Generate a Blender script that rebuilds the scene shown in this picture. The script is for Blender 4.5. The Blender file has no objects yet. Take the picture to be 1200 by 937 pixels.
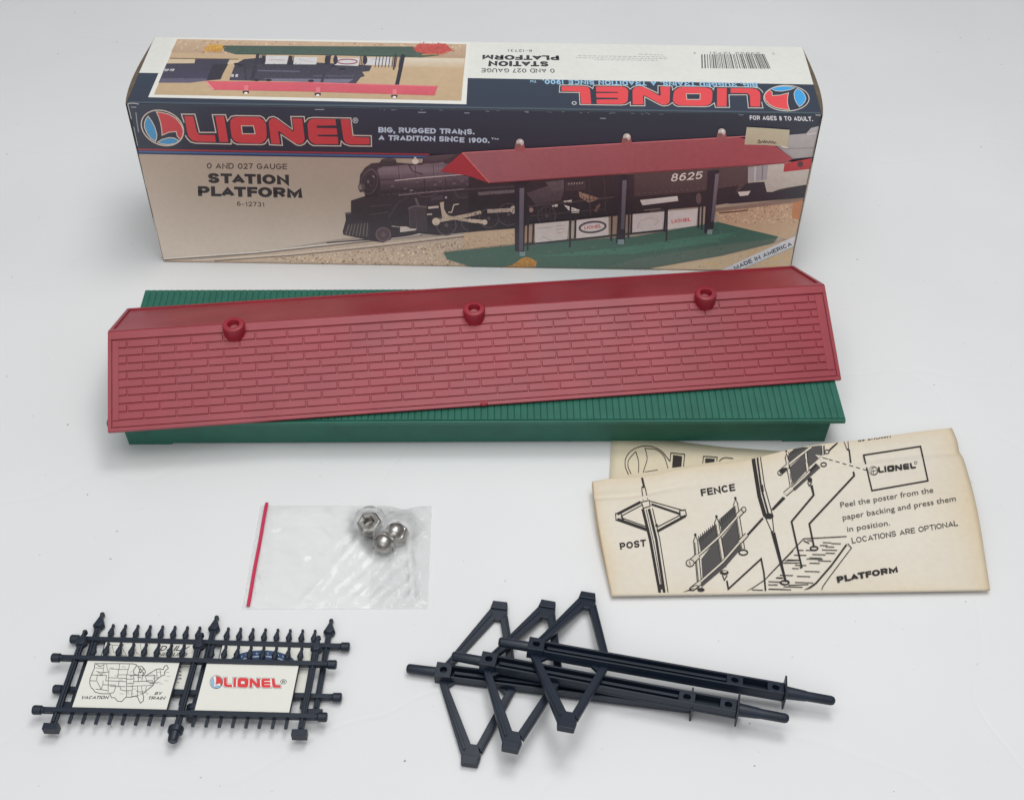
import bpy, math, random
import numpy as np
from mathutils import Vector, Matrix
from mathutils.geometry import tessellate_polygon

random.seed(7)
SC = bpy.context.scene
COL = SC.collection

# ------------------------------------------------------------------ camera
FOC, PITCH, ROLL, DIST = 1499.32, math.radians(44.878), math.radians(0.6526), 0.86015
FW = np.array([0, math.cos(PITCH), -math.sin(PITCH)])
CAM = -DIST * FW
_r = np.array([1.0, 0, 0]); _u = np.cross(_r, FW)
RT = math.cos(ROLL) * _r + math.sin(ROLL) * _u
UP = -math.sin(ROLL) * _r + math.cos(ROLL) * _u
cd = bpy.data.cameras.new('camera'); co = bpy.data.objects.new('camera', cd); COL.objects.link(co)
cd.sensor_width = 36; cd.lens = FOC / 1200 * 36; cd.clip_start = 0.01; cd.clip_end = 50
m = Matrix.Identity(4)
for i in range(3):
    m[i][0], m[i][1], m[i][2], m[i][3] = RT[i], UP[i], -FW[i], CAM[i]
co.matrix_world = m
SC.camera = co


def at(px, py, z=0.0):
    """a photo measurement turned into the point of the horizontal plane at height z"""
    d = (px - 600) / FOC * RT - (py - 468.5) / FOC * UP + FW
    t = (z - CAM[2]) / d[2]
    p = CAM + d * t
    return Vector((p[0], p[1], z))


# ------------------------------------------------------------------ light
W = bpy.data.worlds.new('World'); SC.world = W; W.use_nodes = True
nt = W.node_tree; nt.nodes.clear()
o = nt.nodes.new('ShaderNodeOutputWorld'); bg = nt.nodes.new('ShaderNodeBackground')
tc = nt.nodes.new('ShaderNodeTexCoord'); sx = nt.nodes.new('ShaderNodeSeparateXYZ'); rp = nt.nodes.new('ShaderNodeValToRGB')
mr = nt.nodes.new('ShaderNodeMapRange'); mr.inputs[1].default_value = -1; mr.inputs[2].default_value = 1
nt.links.new(tc.outputs['Generated'], sx.inputs[0]); nt.links.new(sx.outputs[2], mr.inputs[0])
nt.links.new(mr.outputs[0], rp.inputs[0]); nt.links.new(rp.outputs[0], bg.inputs[0]); nt.links.new(bg.outputs[0], o.inputs[0])
e = rp.color_ramp.elements
e[0].position = 0.40; e[0].color = (0.22, 0.22, 0.22, 1)
e[1].position = 1.0; e[1].color = (0.90, 0.93, 0.97, 1)
k_ = rp.color_ramp.elements.new(0.62); k_.color = (0.42, 0.425, 0.435, 1)
bg.inputs[1].default_value = 0.53


def area(name, loc, target, sx_, sy_, power, col=(1, 1, 1)):
    l = bpy.data.lights.new(name, 'AREA'); l.shape = 'RECTANGLE'; l.size = sx_; l.size_y = sy_; l.energy = power; l.color = col
    ob = bpy.data.objects.new(name, l); COL.objects.link(ob); ob.location = loc
    d = Vector(target) - Vector(loc); ob.rotation_euler = d.to_track_quat('-Z', 'Y').to_euler()
    return ob


area('ceiling_lamp', (0.20, 0.26, 1.40), (0.0, 0.0, 0), 0.55, 0.45, 5.8, (1.0, 0.998, 0.99))
area('near_ceiling_lamp', (-0.02, -0.34, 1.30), (0.0, -0.20, 0), 1.1, 0.5, 5.2, (1.0, 0.998, 0.992))
area('front_fill_lamp', (-0.5, -1.9, 1.6), (0, 0.05, 0.05), 1.6, 1.2, 8.6, (0.98, 0.99, 1.0))  # added fill from behind the camera, brightens the carton front
SC.view_settings.view_transform = 'Standard'; SC.view_settings.look = 'None'
SC.view_settings.exposure = 0.0; SC.view_settings.gamma = 1.0; SC.view_settings.use_curve_mapping = False
SC.render.engine = 'CYCLES'
SC.cycles.use_denoising = True
SC.cycles.max_bounces = 10; SC.cycles.transparent_max_bounces = 16


# ------------------------------------------------------------------ materials
def lin(c):
    if isinstance(c, str): c = tuple(int(c[i:i + 2], 16) for i in (0, 2, 4))
    return tuple((x / 255 / 12.92) if x / 255 <= 0.04045 else ((x / 255 + 0.055) / 1.055) ** 2.4 for x in c)


def nodes(name):
    mt = bpy.data.materials.new(name); mt.use_nodes = True
    n = mt.node_tree.nodes; b = n['Principled BSDF']
    return mt, mt.node_tree, n, b


def add_bump(nt, b, scale, strength, dist, detail=3.0, coord='Object'):
    t = nt.nodes.new('ShaderNodeTexCoord'); nz = nt.nodes.new('ShaderNodeTexNoise'); bp = nt.nodes.new('ShaderNodeBump')
    nz.inputs['Scale'].default_value = scale; nz.inputs['Detail'].default_value = detail
    bp.inputs['Strength'].default_value = strength; bp.inputs['Distance'].default_value = dist
    nt.links.new(t.outputs[coord], nz.inputs['Vector']); nt.links.new(nz.outputs['Fac'], bp.inputs['Height'])
    nt.links.new(bp.outputs[0], b.inputs['Normal'])
    return t, nz, bp


def mottled(nt, b, c, amt, scale, coord='Object'):
    """base colour with a little uneven pigment"""
    t = nt.nodes.new('ShaderNodeTexCoord'); nz = nt.nodes.new('ShaderNodeTexNoise'); rp = nt.nodes.new('ShaderNodeValToRGB')
    nz.inputs['Scale'].default_value = scale; nz.inputs['Detail'].default_value = 5
    rp.color_ramp.elements[0].position = 0.3; rp.color_ramp.elements[1].position = 0.7
    rp.color_ramp.elements[0].color = tuple(x * (1 - amt) for x in c) + (1,)
    rp.color_ramp.elements[1].color = tuple(min(1, x * (1 + amt)) for x in c) + (1,)
    nt.links.new(t.outputs[coord], nz.inputs['Vector']); nt.links.new(nz.outputs['Fac'], rp.inputs[0])
    nt.links.new(rp.outputs[0], b.inputs['Base Color'])


def plastic(name, c, rough, amt=0.08, scale=60, spec=0.5, bump=0.05, bscale=900):
    mt, nt, n, b = nodes(name)
    mottled(nt, b, c, amt, scale)
    b.inputs['Roughness'].default_value = rough; b.inputs['Specular IOR Level'].default_value = spec
    add_bump(nt, b, bscale, bump, 0.0002)
    nz = nt.nodes.new('ShaderNodeTexNoise'); nz.inputs['Scale'].default_value = 35; nz.inputs['Detail'].default_value = 6
    mr = nt.nodes.new('ShaderNodeMapRange'); mr.inputs[3].default_value = rough - 0.07; mr.inputs[4].default_value = rough + 0.09
    tc = nt.nodes.new('ShaderNodeTexCoord'); nt.links.new(tc.outputs['Object'], nz.inputs['Vector'])
    nt.links.new(nz.outputs['Fac'], mr.inputs[0]); nt.links.new(mr.outputs[0], b.inputs['Roughness'])
    return mt


def printed(name, rough=0.38, spec=0.5, grain=0.05, coat=0.0, bump=0.04):
    """printed card or paper: the ink colour of each face with a fine print grain"""
    mt, nt, n, b = nodes(name)
    a = nt.nodes.new('ShaderNodeAttribute'); a.attribute_name = 'Col'
    tc = nt.nodes.new('ShaderNodeTexCoord'); nz = nt.nodes.new('ShaderNodeTexNoise'); nz.inputs['Scale'].default_value = 260
    nz.inputs['Detail'].default_value = 4
    nz2 = nt.nodes.new('ShaderNodeTexNoise'); nz2.inputs['Scale'].default_value = 22; nz2.inputs['Detail'].default_value = 4
    ad = nt.nodes.new('ShaderNodeMath'); ad.operation = 'ADD'
    mr = nt.nodes.new('ShaderNodeMapRange'); mr.inputs[1].default_value = 0.6; mr.inputs[2].default_value = 1.4
    mr.inputs[3].default_value = 1 - grain; mr.inputs[4].default_value = 1 + grain
    mx = nt.nodes.new('ShaderNodeVectorMath'); mx.operation = 'SCALE'
    nt.links.new(tc.outputs['Object'], nz.inputs['Vector']); nt.links.new(tc.outputs['Object'], nz2.inputs['Vector'])
    nt.links.new(nz.outputs['Fac'], ad.inputs[0]); nt.links.new(nz2.outputs['Fac'], ad.inputs[1])
    nt.links.new(ad.outputs[0], mr.inputs[0])
    nt.links.new(a.outputs['Color'], mx.inputs[0]); nt.links.new(mr.outputs[0], mx.inputs['Scale'])
    nt.links.new(mx.outputs[0], b.inputs['Base Color'])
    b.inputs['Roughness'].default_value = rough; b.inputs['Specular IOR Level'].default_value = spec
    b.inputs['Coat Weight'].default_value = coat; b.inputs['Coat Roughness'].default_value = 0.25
    bp = nt.nodes.new('ShaderNodeBump'); bp.inputs['Strength'].default_value = bump; bp.inputs['Distance'].default_value = 0.001
    nt.links.new(nz2.outputs['Fac'], bp.inputs['Height']); nt.links.new(bp.outputs[0], b.inputs['Normal'])
    return mt


RED_P = plastic('red_plastic', lin((150, 33, 49)), 0.40, 0.10, 30, 0.6)
RED_P.node_tree.nodes['Principled BSDF'].inputs['Coat Weight'].default_value = 0.10
RED_P.node_tree.nodes['Principled BSDF'].inputs['Coat Roughness'].default_value = 0.34
GREEN_P = plastic('green_plastic', lin((38, 103, 86)), 0.46, 0.10, 70, 0.5)
NAVY_P = plastic('navy_plastic', lin((24, 35, 50)), 0.42, 0.14, 90, 0.5)
CARD = printed('printed_card', 0.36, 0.5, 0.05, 0.25)
PICT = printed('printed_picture', 0.36, 0.5, 0.09, 0.25)
POSTER_M = printed('printed_poster', 0.6, 0.3, 0.02)
PAPER_M = printed('aged_paper', 0.8, 0.2, 0.045, 0, 0.12)
INK_M = printed('paper_ink', 0.75, 0.2, 0.06)
CARD_EDGE = plastic('brown_card', lin((104, 92, 78)), 0.75, 0.2, 120, 0.3)


def table_material():
    mt, nt, n, b = nodes('white_tabletop')
    mottled(nt, b, (0.80, 0.80, 0.797), 0.024, 6)
    src = b.inputs['Base Color'].links[0].from_socket
    tc = nt.nodes.new('ShaderNodeTexCoord')
    # scattered dust specks and lint
    last = src
    for sc, thr, rad, colr in ((38, 0.92, 0.028, (0.25, 0.24, 0.24, 1)), (75, 0.94, 0.036, (0.45, 0.44, 0.43, 1)), (24, 0.93, 0.018, (0.26, 0.25, 0.24, 1))):
        v = nt.nodes.new('ShaderNodeTexVoronoi'); v.inputs['Scale'].default_value = sc
        v.voronoi_dimensions = '2D'
        warp = nt.nodes.new('ShaderNodeTexNoise'); warp.inputs['Scale'].default_value = 700
        wm = nt.nodes.new('ShaderNodeVectorMath'); wm.operation = 'MULTIPLY_ADD'
        wm.inputs[1].default_value = (0.0015, 0.0015, 0.0)
        nt.links.new(tc.outputs['Object'], warp.inputs['Vector'])
        nt.links.new(warp.outputs['Color'], wm.inputs[0]); nt.links.new(tc.outputs['Object'], wm.inputs[2])
        nt.links.new(wm.outputs[0], v.inputs['Vector'])
        sp = nt.nodes.new('ShaderNodeSeparateColor'); nt.links.new(v.outputs['Color'], sp.inputs[0])
        g = nt.nodes.new('ShaderNodeMath'); g.operation = 'GREATER_THAN'; g.inputs[1].default_value = thr
        nt.links.new(sp.outputs[0], g.inputs[0])
        l = nt.nodes.new('ShaderNodeMapRange'); l.inputs[1].default_value = rad; l.inputs[2].default_value = rad * 0.5
        l.inputs[3].default_value = 0; l.inputs[4].default_value = 1
        nt.links.new(v.outputs['Distance'], l.inputs[0])
        ml = nt.nodes.new('ShaderNodeMath'); ml.operation = 'MULTIPLY'
        nt.links.new(g.outputs[0], ml.inputs[0]); nt.links.new(l.outputs[0], ml.inputs[1])
        m2 = nt.nodes.new('ShaderNodeMath'); m2.operation = 'MULTIPLY'
        nt.links.new(ml.outputs[0], m2.inputs[0]); nt.links.new(sp.outputs[1], m2.inputs[1])
        mx = nt.nodes.new('ShaderNodeMixRGB'); mx.inputs[2].default_value = colr
        nt.links.new(m2.outputs[0], mx.inputs[0]); nt.links.new(last, mx.inputs[1])
        last = mx.outputs[0]
    nt.links.new(last, b.inputs['Base Color'])
    b.inputs['Roughness'].default_value = 0.5; b.inputs['Specular IOR Level'].default_value = 0.35
    # soft waviness and fine creases of the covering sheet
    n1 = nt.nodes.new('ShaderNodeTexNoise'); n1.inputs['Scale'].default_value = 9; n1.inputs['Detail'].default_value = 2
    v2 = nt.nodes.new('ShaderNodeTexVoronoi'); v2.feature = 'DISTANCE_TO_EDGE'; v2.inputs['Scale'].default_value = 4.0
    w2 = nt.nodes.new('ShaderNodeTexNoise'); w2.inputs['Scale'].default_value = 6
    ma = nt.nodes.new('ShaderNodeVectorMath'); ma.operation = 'MULTIPLY_ADD'; ma.inputs[1].default_value = (0.25, 0.25, 0)
    nt.links.new(tc.outputs['Object'], n1.inputs['Vector']); nt.links.new(tc.outputs['Object'], w2.inputs['Vector'])
    nt.links.new(w2.outputs['Color'], ma.inputs[0]); nt.links.new(tc.outputs['Object'], ma.inputs[2]); nt.links.new(ma.outputs[0], v2.inputs['Vector'])
    cr = nt.nodes.new('ShaderNodeMapRange'); cr.inputs[1].default_value = 0; cr.inputs[2].default_value = 0.012; cr.inputs[3].default_value = -0.14; cr.inputs[4].default_value = 0
    nt.links.new(v2.outputs['Distance'], cr.inputs[0])
    ad = nt.nodes.new('ShaderNodeMath'); ad.operation = 'ADD'; nt.links.new(n1.outputs['Fac'], ad.inputs[0]); nt.links.new(cr.outputs[0], ad.inputs[1])
    bp = nt.nodes.new('ShaderNodeBump'); bp.inputs['Strength'].default_value = 0.25; bp.inputs['Distance'].default_value = 0.004
    nt.links.new(ad.outputs[0], bp.inputs['Height']); nt.links.new(bp.outputs[0], b.inputs['Normal'])
    return mt


def film_material():
    mt, nt, n, b = nodes('clear_film')
    n.remove(b); out = n['Material Output']
    tr = n.new('ShaderNodeBsdfTransparent'); tr.inputs[0].default_value = (1, 1, 1, 1)
    gl = n.new('ShaderNodeBsdfGlossy'); gl.inputs['Roughness'].default_value = 0.09
    d1 = n.new('ShaderNodeBsdfDiffuse'); d1.inputs[0].default_value = (1, 1, 1, 1)
    d2 = n.new('ShaderNodeBsdfTranslucent'); d2.inputs[0].default_value = (0.95, 0.95, 0.95, 1); df = n.new('ShaderNodeMixShader')
    nt.links.new(d1.outputs[0], df.inputs[1]); nt.links.new(d2.outputs[0], df.inputs[2]); df.inputs[0].default_value = 0.12
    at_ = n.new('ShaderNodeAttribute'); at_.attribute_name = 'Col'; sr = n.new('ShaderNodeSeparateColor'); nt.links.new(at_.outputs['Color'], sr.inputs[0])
    lw = n.new('ShaderNodeFresnel'); lw.inputs[0].default_value = 1.33
    m1 = n.new('ShaderNodeMixShader'); m2 = n.new('ShaderNodeMixShader')
    tc = n.new('ShaderNodeTexCoord'); nz = n.new('ShaderNodeTexNoise'); nz.inputs['Scale'].default_value = 45; nz.inputs['Detail'].default_value = 3
    nz.inputs['Distortion'].default_value = 0.8
    bp = n.new('ShaderNodeBump'); bp.inputs['Strength'].default_value = 0.5; bp.inputs['Distance'].default_value = 0.006
    vo = n.new('ShaderNodeTexVoronoi'); vo.inputs['Scale'].default_value = 62; vo.feature = 'SMOOTH_F1'; vo.inputs['Smoothness'].default_value = 0.25
    nt.links.new(tc.outputs['Object'], nz.inputs['Vector'])
    mp = n.new('ShaderNodeMapping'); mp.inputs['Rotation'].default_value = (0, 0, 0.6); mp.inputs['Scale'].default_value = (1.0, 0.35, 1.0)
    wv = n.new('ShaderNodeVectorMath'); wv.operation = 'MULTIPLY_ADD'; wv.inputs[1].default_value = (.02, .02, 0)
    nt.links.new(nz.outputs['Color'], wv.inputs[0]); nt.links.new(tc.outputs['Object'], mp.inputs[0]); nt.links.new(mp.outputs[0], wv.inputs[2]); nt.links.new(wv.outputs[0], vo.inputs['Vector'])
    hs = n.new('ShaderNodeMath'); hs.operation = 'MULTIPLY_ADD'; hs.inputs[1].default_value = 0.8; nt.links.new(vo.outputs['Distance'], hs.inputs[0]); nt.links.new(nz.outputs['Fac'], hs.inputs[2])
    nt.links.new(hs.outputs[0], bp.inputs['Height'])
    nt.links.new(bp.outputs[0], gl.inputs['Normal']); nt.links.new(bp.outputs[0], lw.inputs['Normal'])
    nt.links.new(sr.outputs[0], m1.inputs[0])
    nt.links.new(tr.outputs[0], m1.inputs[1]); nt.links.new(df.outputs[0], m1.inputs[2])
    nt.links.new(lw.outputs[0], m2.inputs[0]); nt.links.new(m1.outputs[0], m2.inputs[1]); nt.links.new(gl.outputs[0], m2.inputs[2])
    nt.links.new(m2.outputs[0], out.inputs[0])
    return mt


def metal_material():
    mt, nt, n, b = nodes('nickel_metal')
    mottled(nt, b, (0.42, 0.405, 0.375), 0.35, 340)
    b.inputs['Metallic'].default_value = 1.0; b.inputs['Roughness'].default_value = 0.31
    add_bump(nt, b, 420, 0.3, 0.0006)
    return mt


TABLE_M, FILM_M, METAL_M = table_material(), film_material(), metal_material()
HOLE_M = plastic('dark_thread', (0.02, 0.02, 0.02), 0.5)
STRIP_M = plastic('pink_red_strip', lin((205, 40, 84)), 0.45, 0.05, 200)


# ------------------------------------------------------------------ mesh helpers
class MB:
    """collects faces and links them as ONE mesh object"""

    def __init__(s): s.v, s.f, s.c, s.mi = [], [], [], []

    def face(s, pts, col=(1, 1, 1), mi=0):
        b = len(s.v); s.v += [tuple(p) for p in pts]; s.f.append(tuple(range(b, b + len(pts)))); s.c.append(col); s.mi.append(mi)

    def grid(s, rows, col=(1, 1, 1), close=False, mi=0, colf=None):
        b = len(s.v); nr, nc = len(rows), len(rows[0])
        for r in rows: s.v += [tuple(p) for p in r]
        for i in range(nr - 1):
            for j in range(nc if close else nc - 1):
                j2 = (j + 1) % nc
                s.f.append((b + i * nc + j, b + i * nc + j2, b + (i + 1) * nc + j2, b + (i + 1) * nc + j))
                s.c.append(colf(i, j) if colf else col); s.mi.append(mi)

    def ngon(s, pts, col=(1, 1, 1), mi=0): s.face(pts, col, mi)

    def box(s, x0, x1, y0, y1, z0, z1, col=(1, 1, 1), M=None):
        p = [Vector((x, y, z)) for z in (z0, z1) for y in (y0, y1) for x in (x0, x1)]
        if M: p = [M @ q for q in p]
        b = len(s.v); s.v += [tuple(q) for q in p]
        for f in ((0, 2, 3, 1), (4, 5, 7, 6), (0, 1, 5, 4), (2, 6, 7, 3), (0, 4, 6, 2), (1, 3, 7, 5)):
            s.f.append(tuple(b + i for i in f)); s.c.append(col); s.mi.append(0)

    def prism(s, poly, z0, z1, col=(1, 1, 1), M=None, taper=None):
        """outline poly (ccw, xy) raised from z0 to z1"""
        n = len(poly); a = [Vector((x, y, z0)) for x, y in poly]
        t = [Vector((x, y, z1)) for x, y in (taper or poly)]
        if M: a = [M @ q for q in a]; t = [M @ q for q in t]
        b = len(s.v); s.v += [tuple(q) for q in a + t]
        s.f.append(tuple(b + i for i in reversed(range(n)))); s.f.append(tuple(b + n + i for i in range(n)))
        for i in range(n):
            j = (i + 1) % n; s.f.append((b + i, b + j, b + n + j, b + n + i))
        s.c += [col] * (n + 2); s.mi += [0] * (n + 2)

    def lathe(s, prof, M=None, n=24, col=(1, 1, 1), cap=True, mi=0, rot=0.0):
        """prof: (radius, height) pairs about z"""
        M = M or Matrix.Identity(4)
        rows = [[M @ Vector((r * math.cos(rot + 2 * math.pi * k / n), r * math.sin(rot + 2 * math.pi * k / n), h)) for k in range(n)] for r, h in prof]
        b = len(s.v); s.grid(rows, col, True, mi)
        if cap:
            s.f.append(tuple(b + i for i in reversed(range(n)))); s.c.append(col); s.mi.append(mi)
            e0 = b + (len(prof) - 1) * n
            s.f.append(tuple(e0 + i for i in range(n))); s.c.append(col); s.mi.append(mi)

    def build(s, name, mat, parent=None, bevel=0, smooth=False, seg=2, M=None):
        me = bpy.data.meshes.new(name); me.from_pydata(s.v, [], s.f); me.update()
        if M: me.transform(M)
        mats = mat if isinstance(mat, (list, tuple)) else [mat]
        for q in mats: me.materials.append(q)
        ca = me.color_attributes.new('Col', 'FLOAT_COLOR', 'CORNER')
        buf = []
        for p, c in zip(me.polygons, s.c):
            n = p.loop_total
            if c and isinstance(c[0], (tuple, list)):
                for q in c: buf += list(q[:3]) + [1.0]
            else: buf += (list(c[:3]) + [1.0]) * n
        ca.data.foreach_set('color', buf)
        me.polygons.foreach_set('material_index', s.mi)
        if smooth: me.polygons.foreach_set('use_smooth', [True] * len(me.polygons))
        ob = bpy.data.objects.new(name, me); COL.objects.link(ob)
        if parent: ob.parent = parent
        if bevel:
            bv = ob.modifiers.new('bevel', 'BEVEL'); bv.width = bevel; bv.segments = seg; bv.limit_method = 'ANGLE'; bv.angle_limit = math.radians(40)
            bv.harden_normals = False
        return ob


def smooth_by_angle(ob, deg=35):
    me = ob.data
    me.polygons.foreach_set('use_smooth', [True] * len(me.polygons))
    try: me.set_sharp_from_angle(angle=math.radians(deg))
    except Exception: pass


def thing(name, label, cat, loc=(0, 0, 0), rz=0, group=None, M=None):
    o = bpy.data.objects.new(name, None); COL.objects.link(o); o.empty_display_size = 0.01
    if M: o.matrix_world = M
    else: o.location = loc; o.rotation_euler = (0, 0, rz)
    o['label'] = label; o['category'] = cat
    if group: o['group'] = group
    return o


def homog(src, dst):
    A, B = [], []
    for (x, y), (u, v) in zip(src, dst):
        A.append([x, y, 1, 0, 0, 0, -u * x, -u * y]); B.append(u)
        A.append([0, 0, 0, x, y, 1, -v * x, -v * y]); B.append(v)
    h = np.linalg.solve(np.array(A, float), np.array(B, float))
    return np.append(h, 1).reshape(3, 3)


def happly(H, x, y):
    q = H @ np.array([x, y, 1.0]); return q[0] / q[2], q[1] / q[2]


_tc = {}


def text_mesh(s, bold=0.0, shear=0.0, space=1.0):
    k = (s, bold, shear, space)
    if k not in _tc:
        cu = bpy.data.curves.new('lettering', 'FONT'); cu.body = s; cu.offset = bold; cu.shear = shear; cu.space_character = space; cu.resolution_u = 3
        ob = bpy.data.objects.new('lettering', cu); COL.objects.link(ob)
        dg = bpy.context.evaluated_depsgraph_get(); me = bpy.data.meshes.new_from_object(ob.evaluated_get(dg))
        V = [(v.co.x, v.co.y) for v in me.vertices]; F = [tuple(p.vertices) for p in me.polygons]
        bpy.data.objects.remove(ob); bpy.data.meshes.remove(me); bpy.data.curves.remove(cu)
        _tc[k] = (V, F)
    return _tc[k]


CAPH = max(y for x, y in text_mesh('H')[0])


def _arc(cx, cy, rx, ry, a0, a1, n=10):
    return [(cx + rx * math.cos(math.radians(a0 + (a1 - a0) * k / n)), cy + ry * math.sin(math.radians(a0 + (a1 - a0) * k / n))) for k in range(n + 1)]


_O = [_arc(.5, .5, .5, .5, 90, 450, 24)[:-1] + ['c']]
_S = [[(.95, .76), (.85, .93), (.68, 1), (.32, 1), (.12, .92), (.04, .76), (.12, .61), (.32, .54), (.68, .46), (.88, .39), (.97, .24), (.88, .07), (.68, 0), (.32, 0), (.13, .07), (.03, .25)]]
_C = [_arc(.5, .5, .5, .5, 38, 322, 20)]
GLY = {  # outer width / cap height, then strokes on the unit square ('c' closes a stroke)
    'A': (.88, [[(0, 0), (.5, 1), (1, 0)], [(.2, .26), (.8, .26)]]), 'B': (.78, [[(0, 0), (0, 1)] + _arc(.6, .76, .34, .24, 90, -90, 8) + [(.02, .52), 'n'], [(.02, .52)] + _arc(.62, .26, .38, .26, 90, -90, 8) + [(0, 0)]]),
    'C': (.84, _C), 'D': (.82, [[(0, 0), (0, 1)] + _arc(.45, .5, .55, .5, 90, -90, 12) + ['c']]), 'E': (.70, [[(1, 1), (0, 1), (0, 0), (1, 0)], [(0, .52), (.92, .52)]]), 'F': (.66, [[(1, 1), (0, 1), (0, 0)], [(0, .50), (.9, .50)]]),
    'G': (.88, [_arc(.5, .5, .5, .5, 40, 330, 20) + [(1, .44), (.56, .44)]]), 'H': (.80, [[(0, 0), (0, 1)], [(1, 0), (1, 1)], [(0, .5), (1, .5)]]), 'I': (0, [[(.5, 0), (.5, 1)]]),
    'K': (.84, [[(0, 0), (0, 1)], [(1, 1), (.05, .42)], [(.3, .58), (1, 0)]]), 'L': (.66, [[(0, 1), (0, 0), (1, 0)]]), 'M': (.98, [[(0, 0), (0, 1), (.5, .12), (1, 1), (1, 0)]]), 'N': (.82, [[(0, 0), (0, 1), (1, 0), (1, 1)]]),
    'O': (.90, _O), 'P': (.76, [[(0, 0), (0, 1)] + _arc(.6, .71, .4, .29, 90, -90, 8) + [(0, .42)]]), 'R': (.80, [[(0, 0), (0, 1)] + _arc(.6, .73, .38, .27, 90, -90, 8) + [(0, .46)], [(.5, .46), (.98, 0)]]),
    'S': (.78, _S), 'T': (.76, [[(0, 1), (1, 1)], [(.5, 0), (.5, 1)]]), 'U': (.80, [[(0, 1)] + _arc(.5, .42, .5, .42, 180, 360, 10) + [(1, 1)]]), 'V': (.86, [[(0, 1), (.5, 0), (1, 1)]]),
    'Y': (.84, [[(0, 1), (.5, .45), (1, 1)], [(.5, .45), (.5, 0)]]), '0': (.74, _O), '1': (.42, [[(.2, .74), (.8, 1), (.8, 0)]]), '2': (.66, [[(.02, .72)] + _arc(.5, .70, .46, .30, 160, -25, 9) + [(.05, 0), (1, 0)]]),
    '3': (.66, [_arc(.48, .75, .44, .25, 150, -80, 9), _arc(.48, .27, .5, .27, 85, -150, 9)]), '5': (.66, [[(.92, 1), (.14, 1), (.06, .52)] + _arc(.48, .33, .5, .33, 130, -150, 10)]), '6': (.66, [_arc(.5, .31, .48, .31, 0, 360, 14)[:-1] + ['c'], [(.92, .88), (.66, 1), (.30, .90), (.08, .60), (.03, .33)]]),
    '7': (.64, [[(0, 1), (1, 1), (.35, 0)]]), '8': (.66, [_arc(.5, .76, .40, .24, 0, 360, 14)[:-1] + ['c'], _arc(.5, .27, .48, .27, 0, 360, 14)[:-1] + ['c']]), '9': (.66, [_arc(.5, .69, .48, .31, 0, 360, 14)[:-1] + ['c'], [(.97, .67), (.92, .40), (.70, .10), (.34, 0), (.08, .12)]]),
    '-': (.5, [[(.1, .38), (.9, .38)]]), '.': (0, [[(.5, 0), (.5, .04)]]), ',': (0, [[(.5, .04), (.5, 0), (.3, -.2)]]), ' ': (.36, [])}


def stroke_letters(st, t, gap):
    """sturdy sans capitals as stroke outlines; returns strips of (left, right) points and the line length"""
    x, out = 0.0, []
    for n_, ch in enumerate(st):
        if n_ and st[n_ - 1:n_ + 1] in ('TA', 'AT', 'VA', 'LA', 'FO', 'PA', 'AV', 'AC', 'TR', 'AG'): x -= .10 if ch in 'AT' else .04
        w, strokes = GLY[ch]; w = max(w, t if ch not in '. ' else t)
        for stt in strokes:
            closed = stt[-1] == 'c'; P = [(x + t / 2 + a * (w - t), t / 2 + b * (1 - t)) for a, b in (q for q in stt if not isinstance(q, str))]
            n = len(P)
            if not closed:
                for i0, i1 in ((0, 1), (n - 1, n - 2)):
                    dx, dy = P[i0][0] - P[i1][0], P[i0][1] - P[i1][1]; l = math.hypot(dx, dy); e_ = t / 2 if min(abs(dx), abs(dy)) < .02 else t * .12
                    P[i0] = (P[i0][0] + dx / l * e_, P[i0][1] + dy / l * e_)
            Lf, Rt = [], []
            for i in range(n):
                a = P[i - 1] if (i > 0 or closed) else None; b = P[(i + 1) % n] if (i < n - 1 or closed) else None
                d1 = Vector((P[i][0] - a[0], P[i][1] - a[1])).normalized() if a else None; d2 = Vector((b[0] - P[i][0], b[1] - P[i][1])).normalized() if b else None
                d = (d1 + d2) if (d1 and d2) else (d1 or d2)
                if d.length < 1e-5: d = d1.copy()
                d.normalize(); nn = Vector((-d.y, d.x)); k = max(.42, abs(nn.dot(Vector((-d1.y, d1.x))))) if d1 else 1
                Lf.append((P[i][0] + nn.x * t / 2 / k, P[i][1] + nn.y * t / 2 / k)); Rt.append((P[i][0] - nn.x * t / 2 / k, P[i][1] - nn.y * t / 2 / k))
            out.append((Lf, Rt, closed))
        x += w + gap
    return out, x - gap


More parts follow.
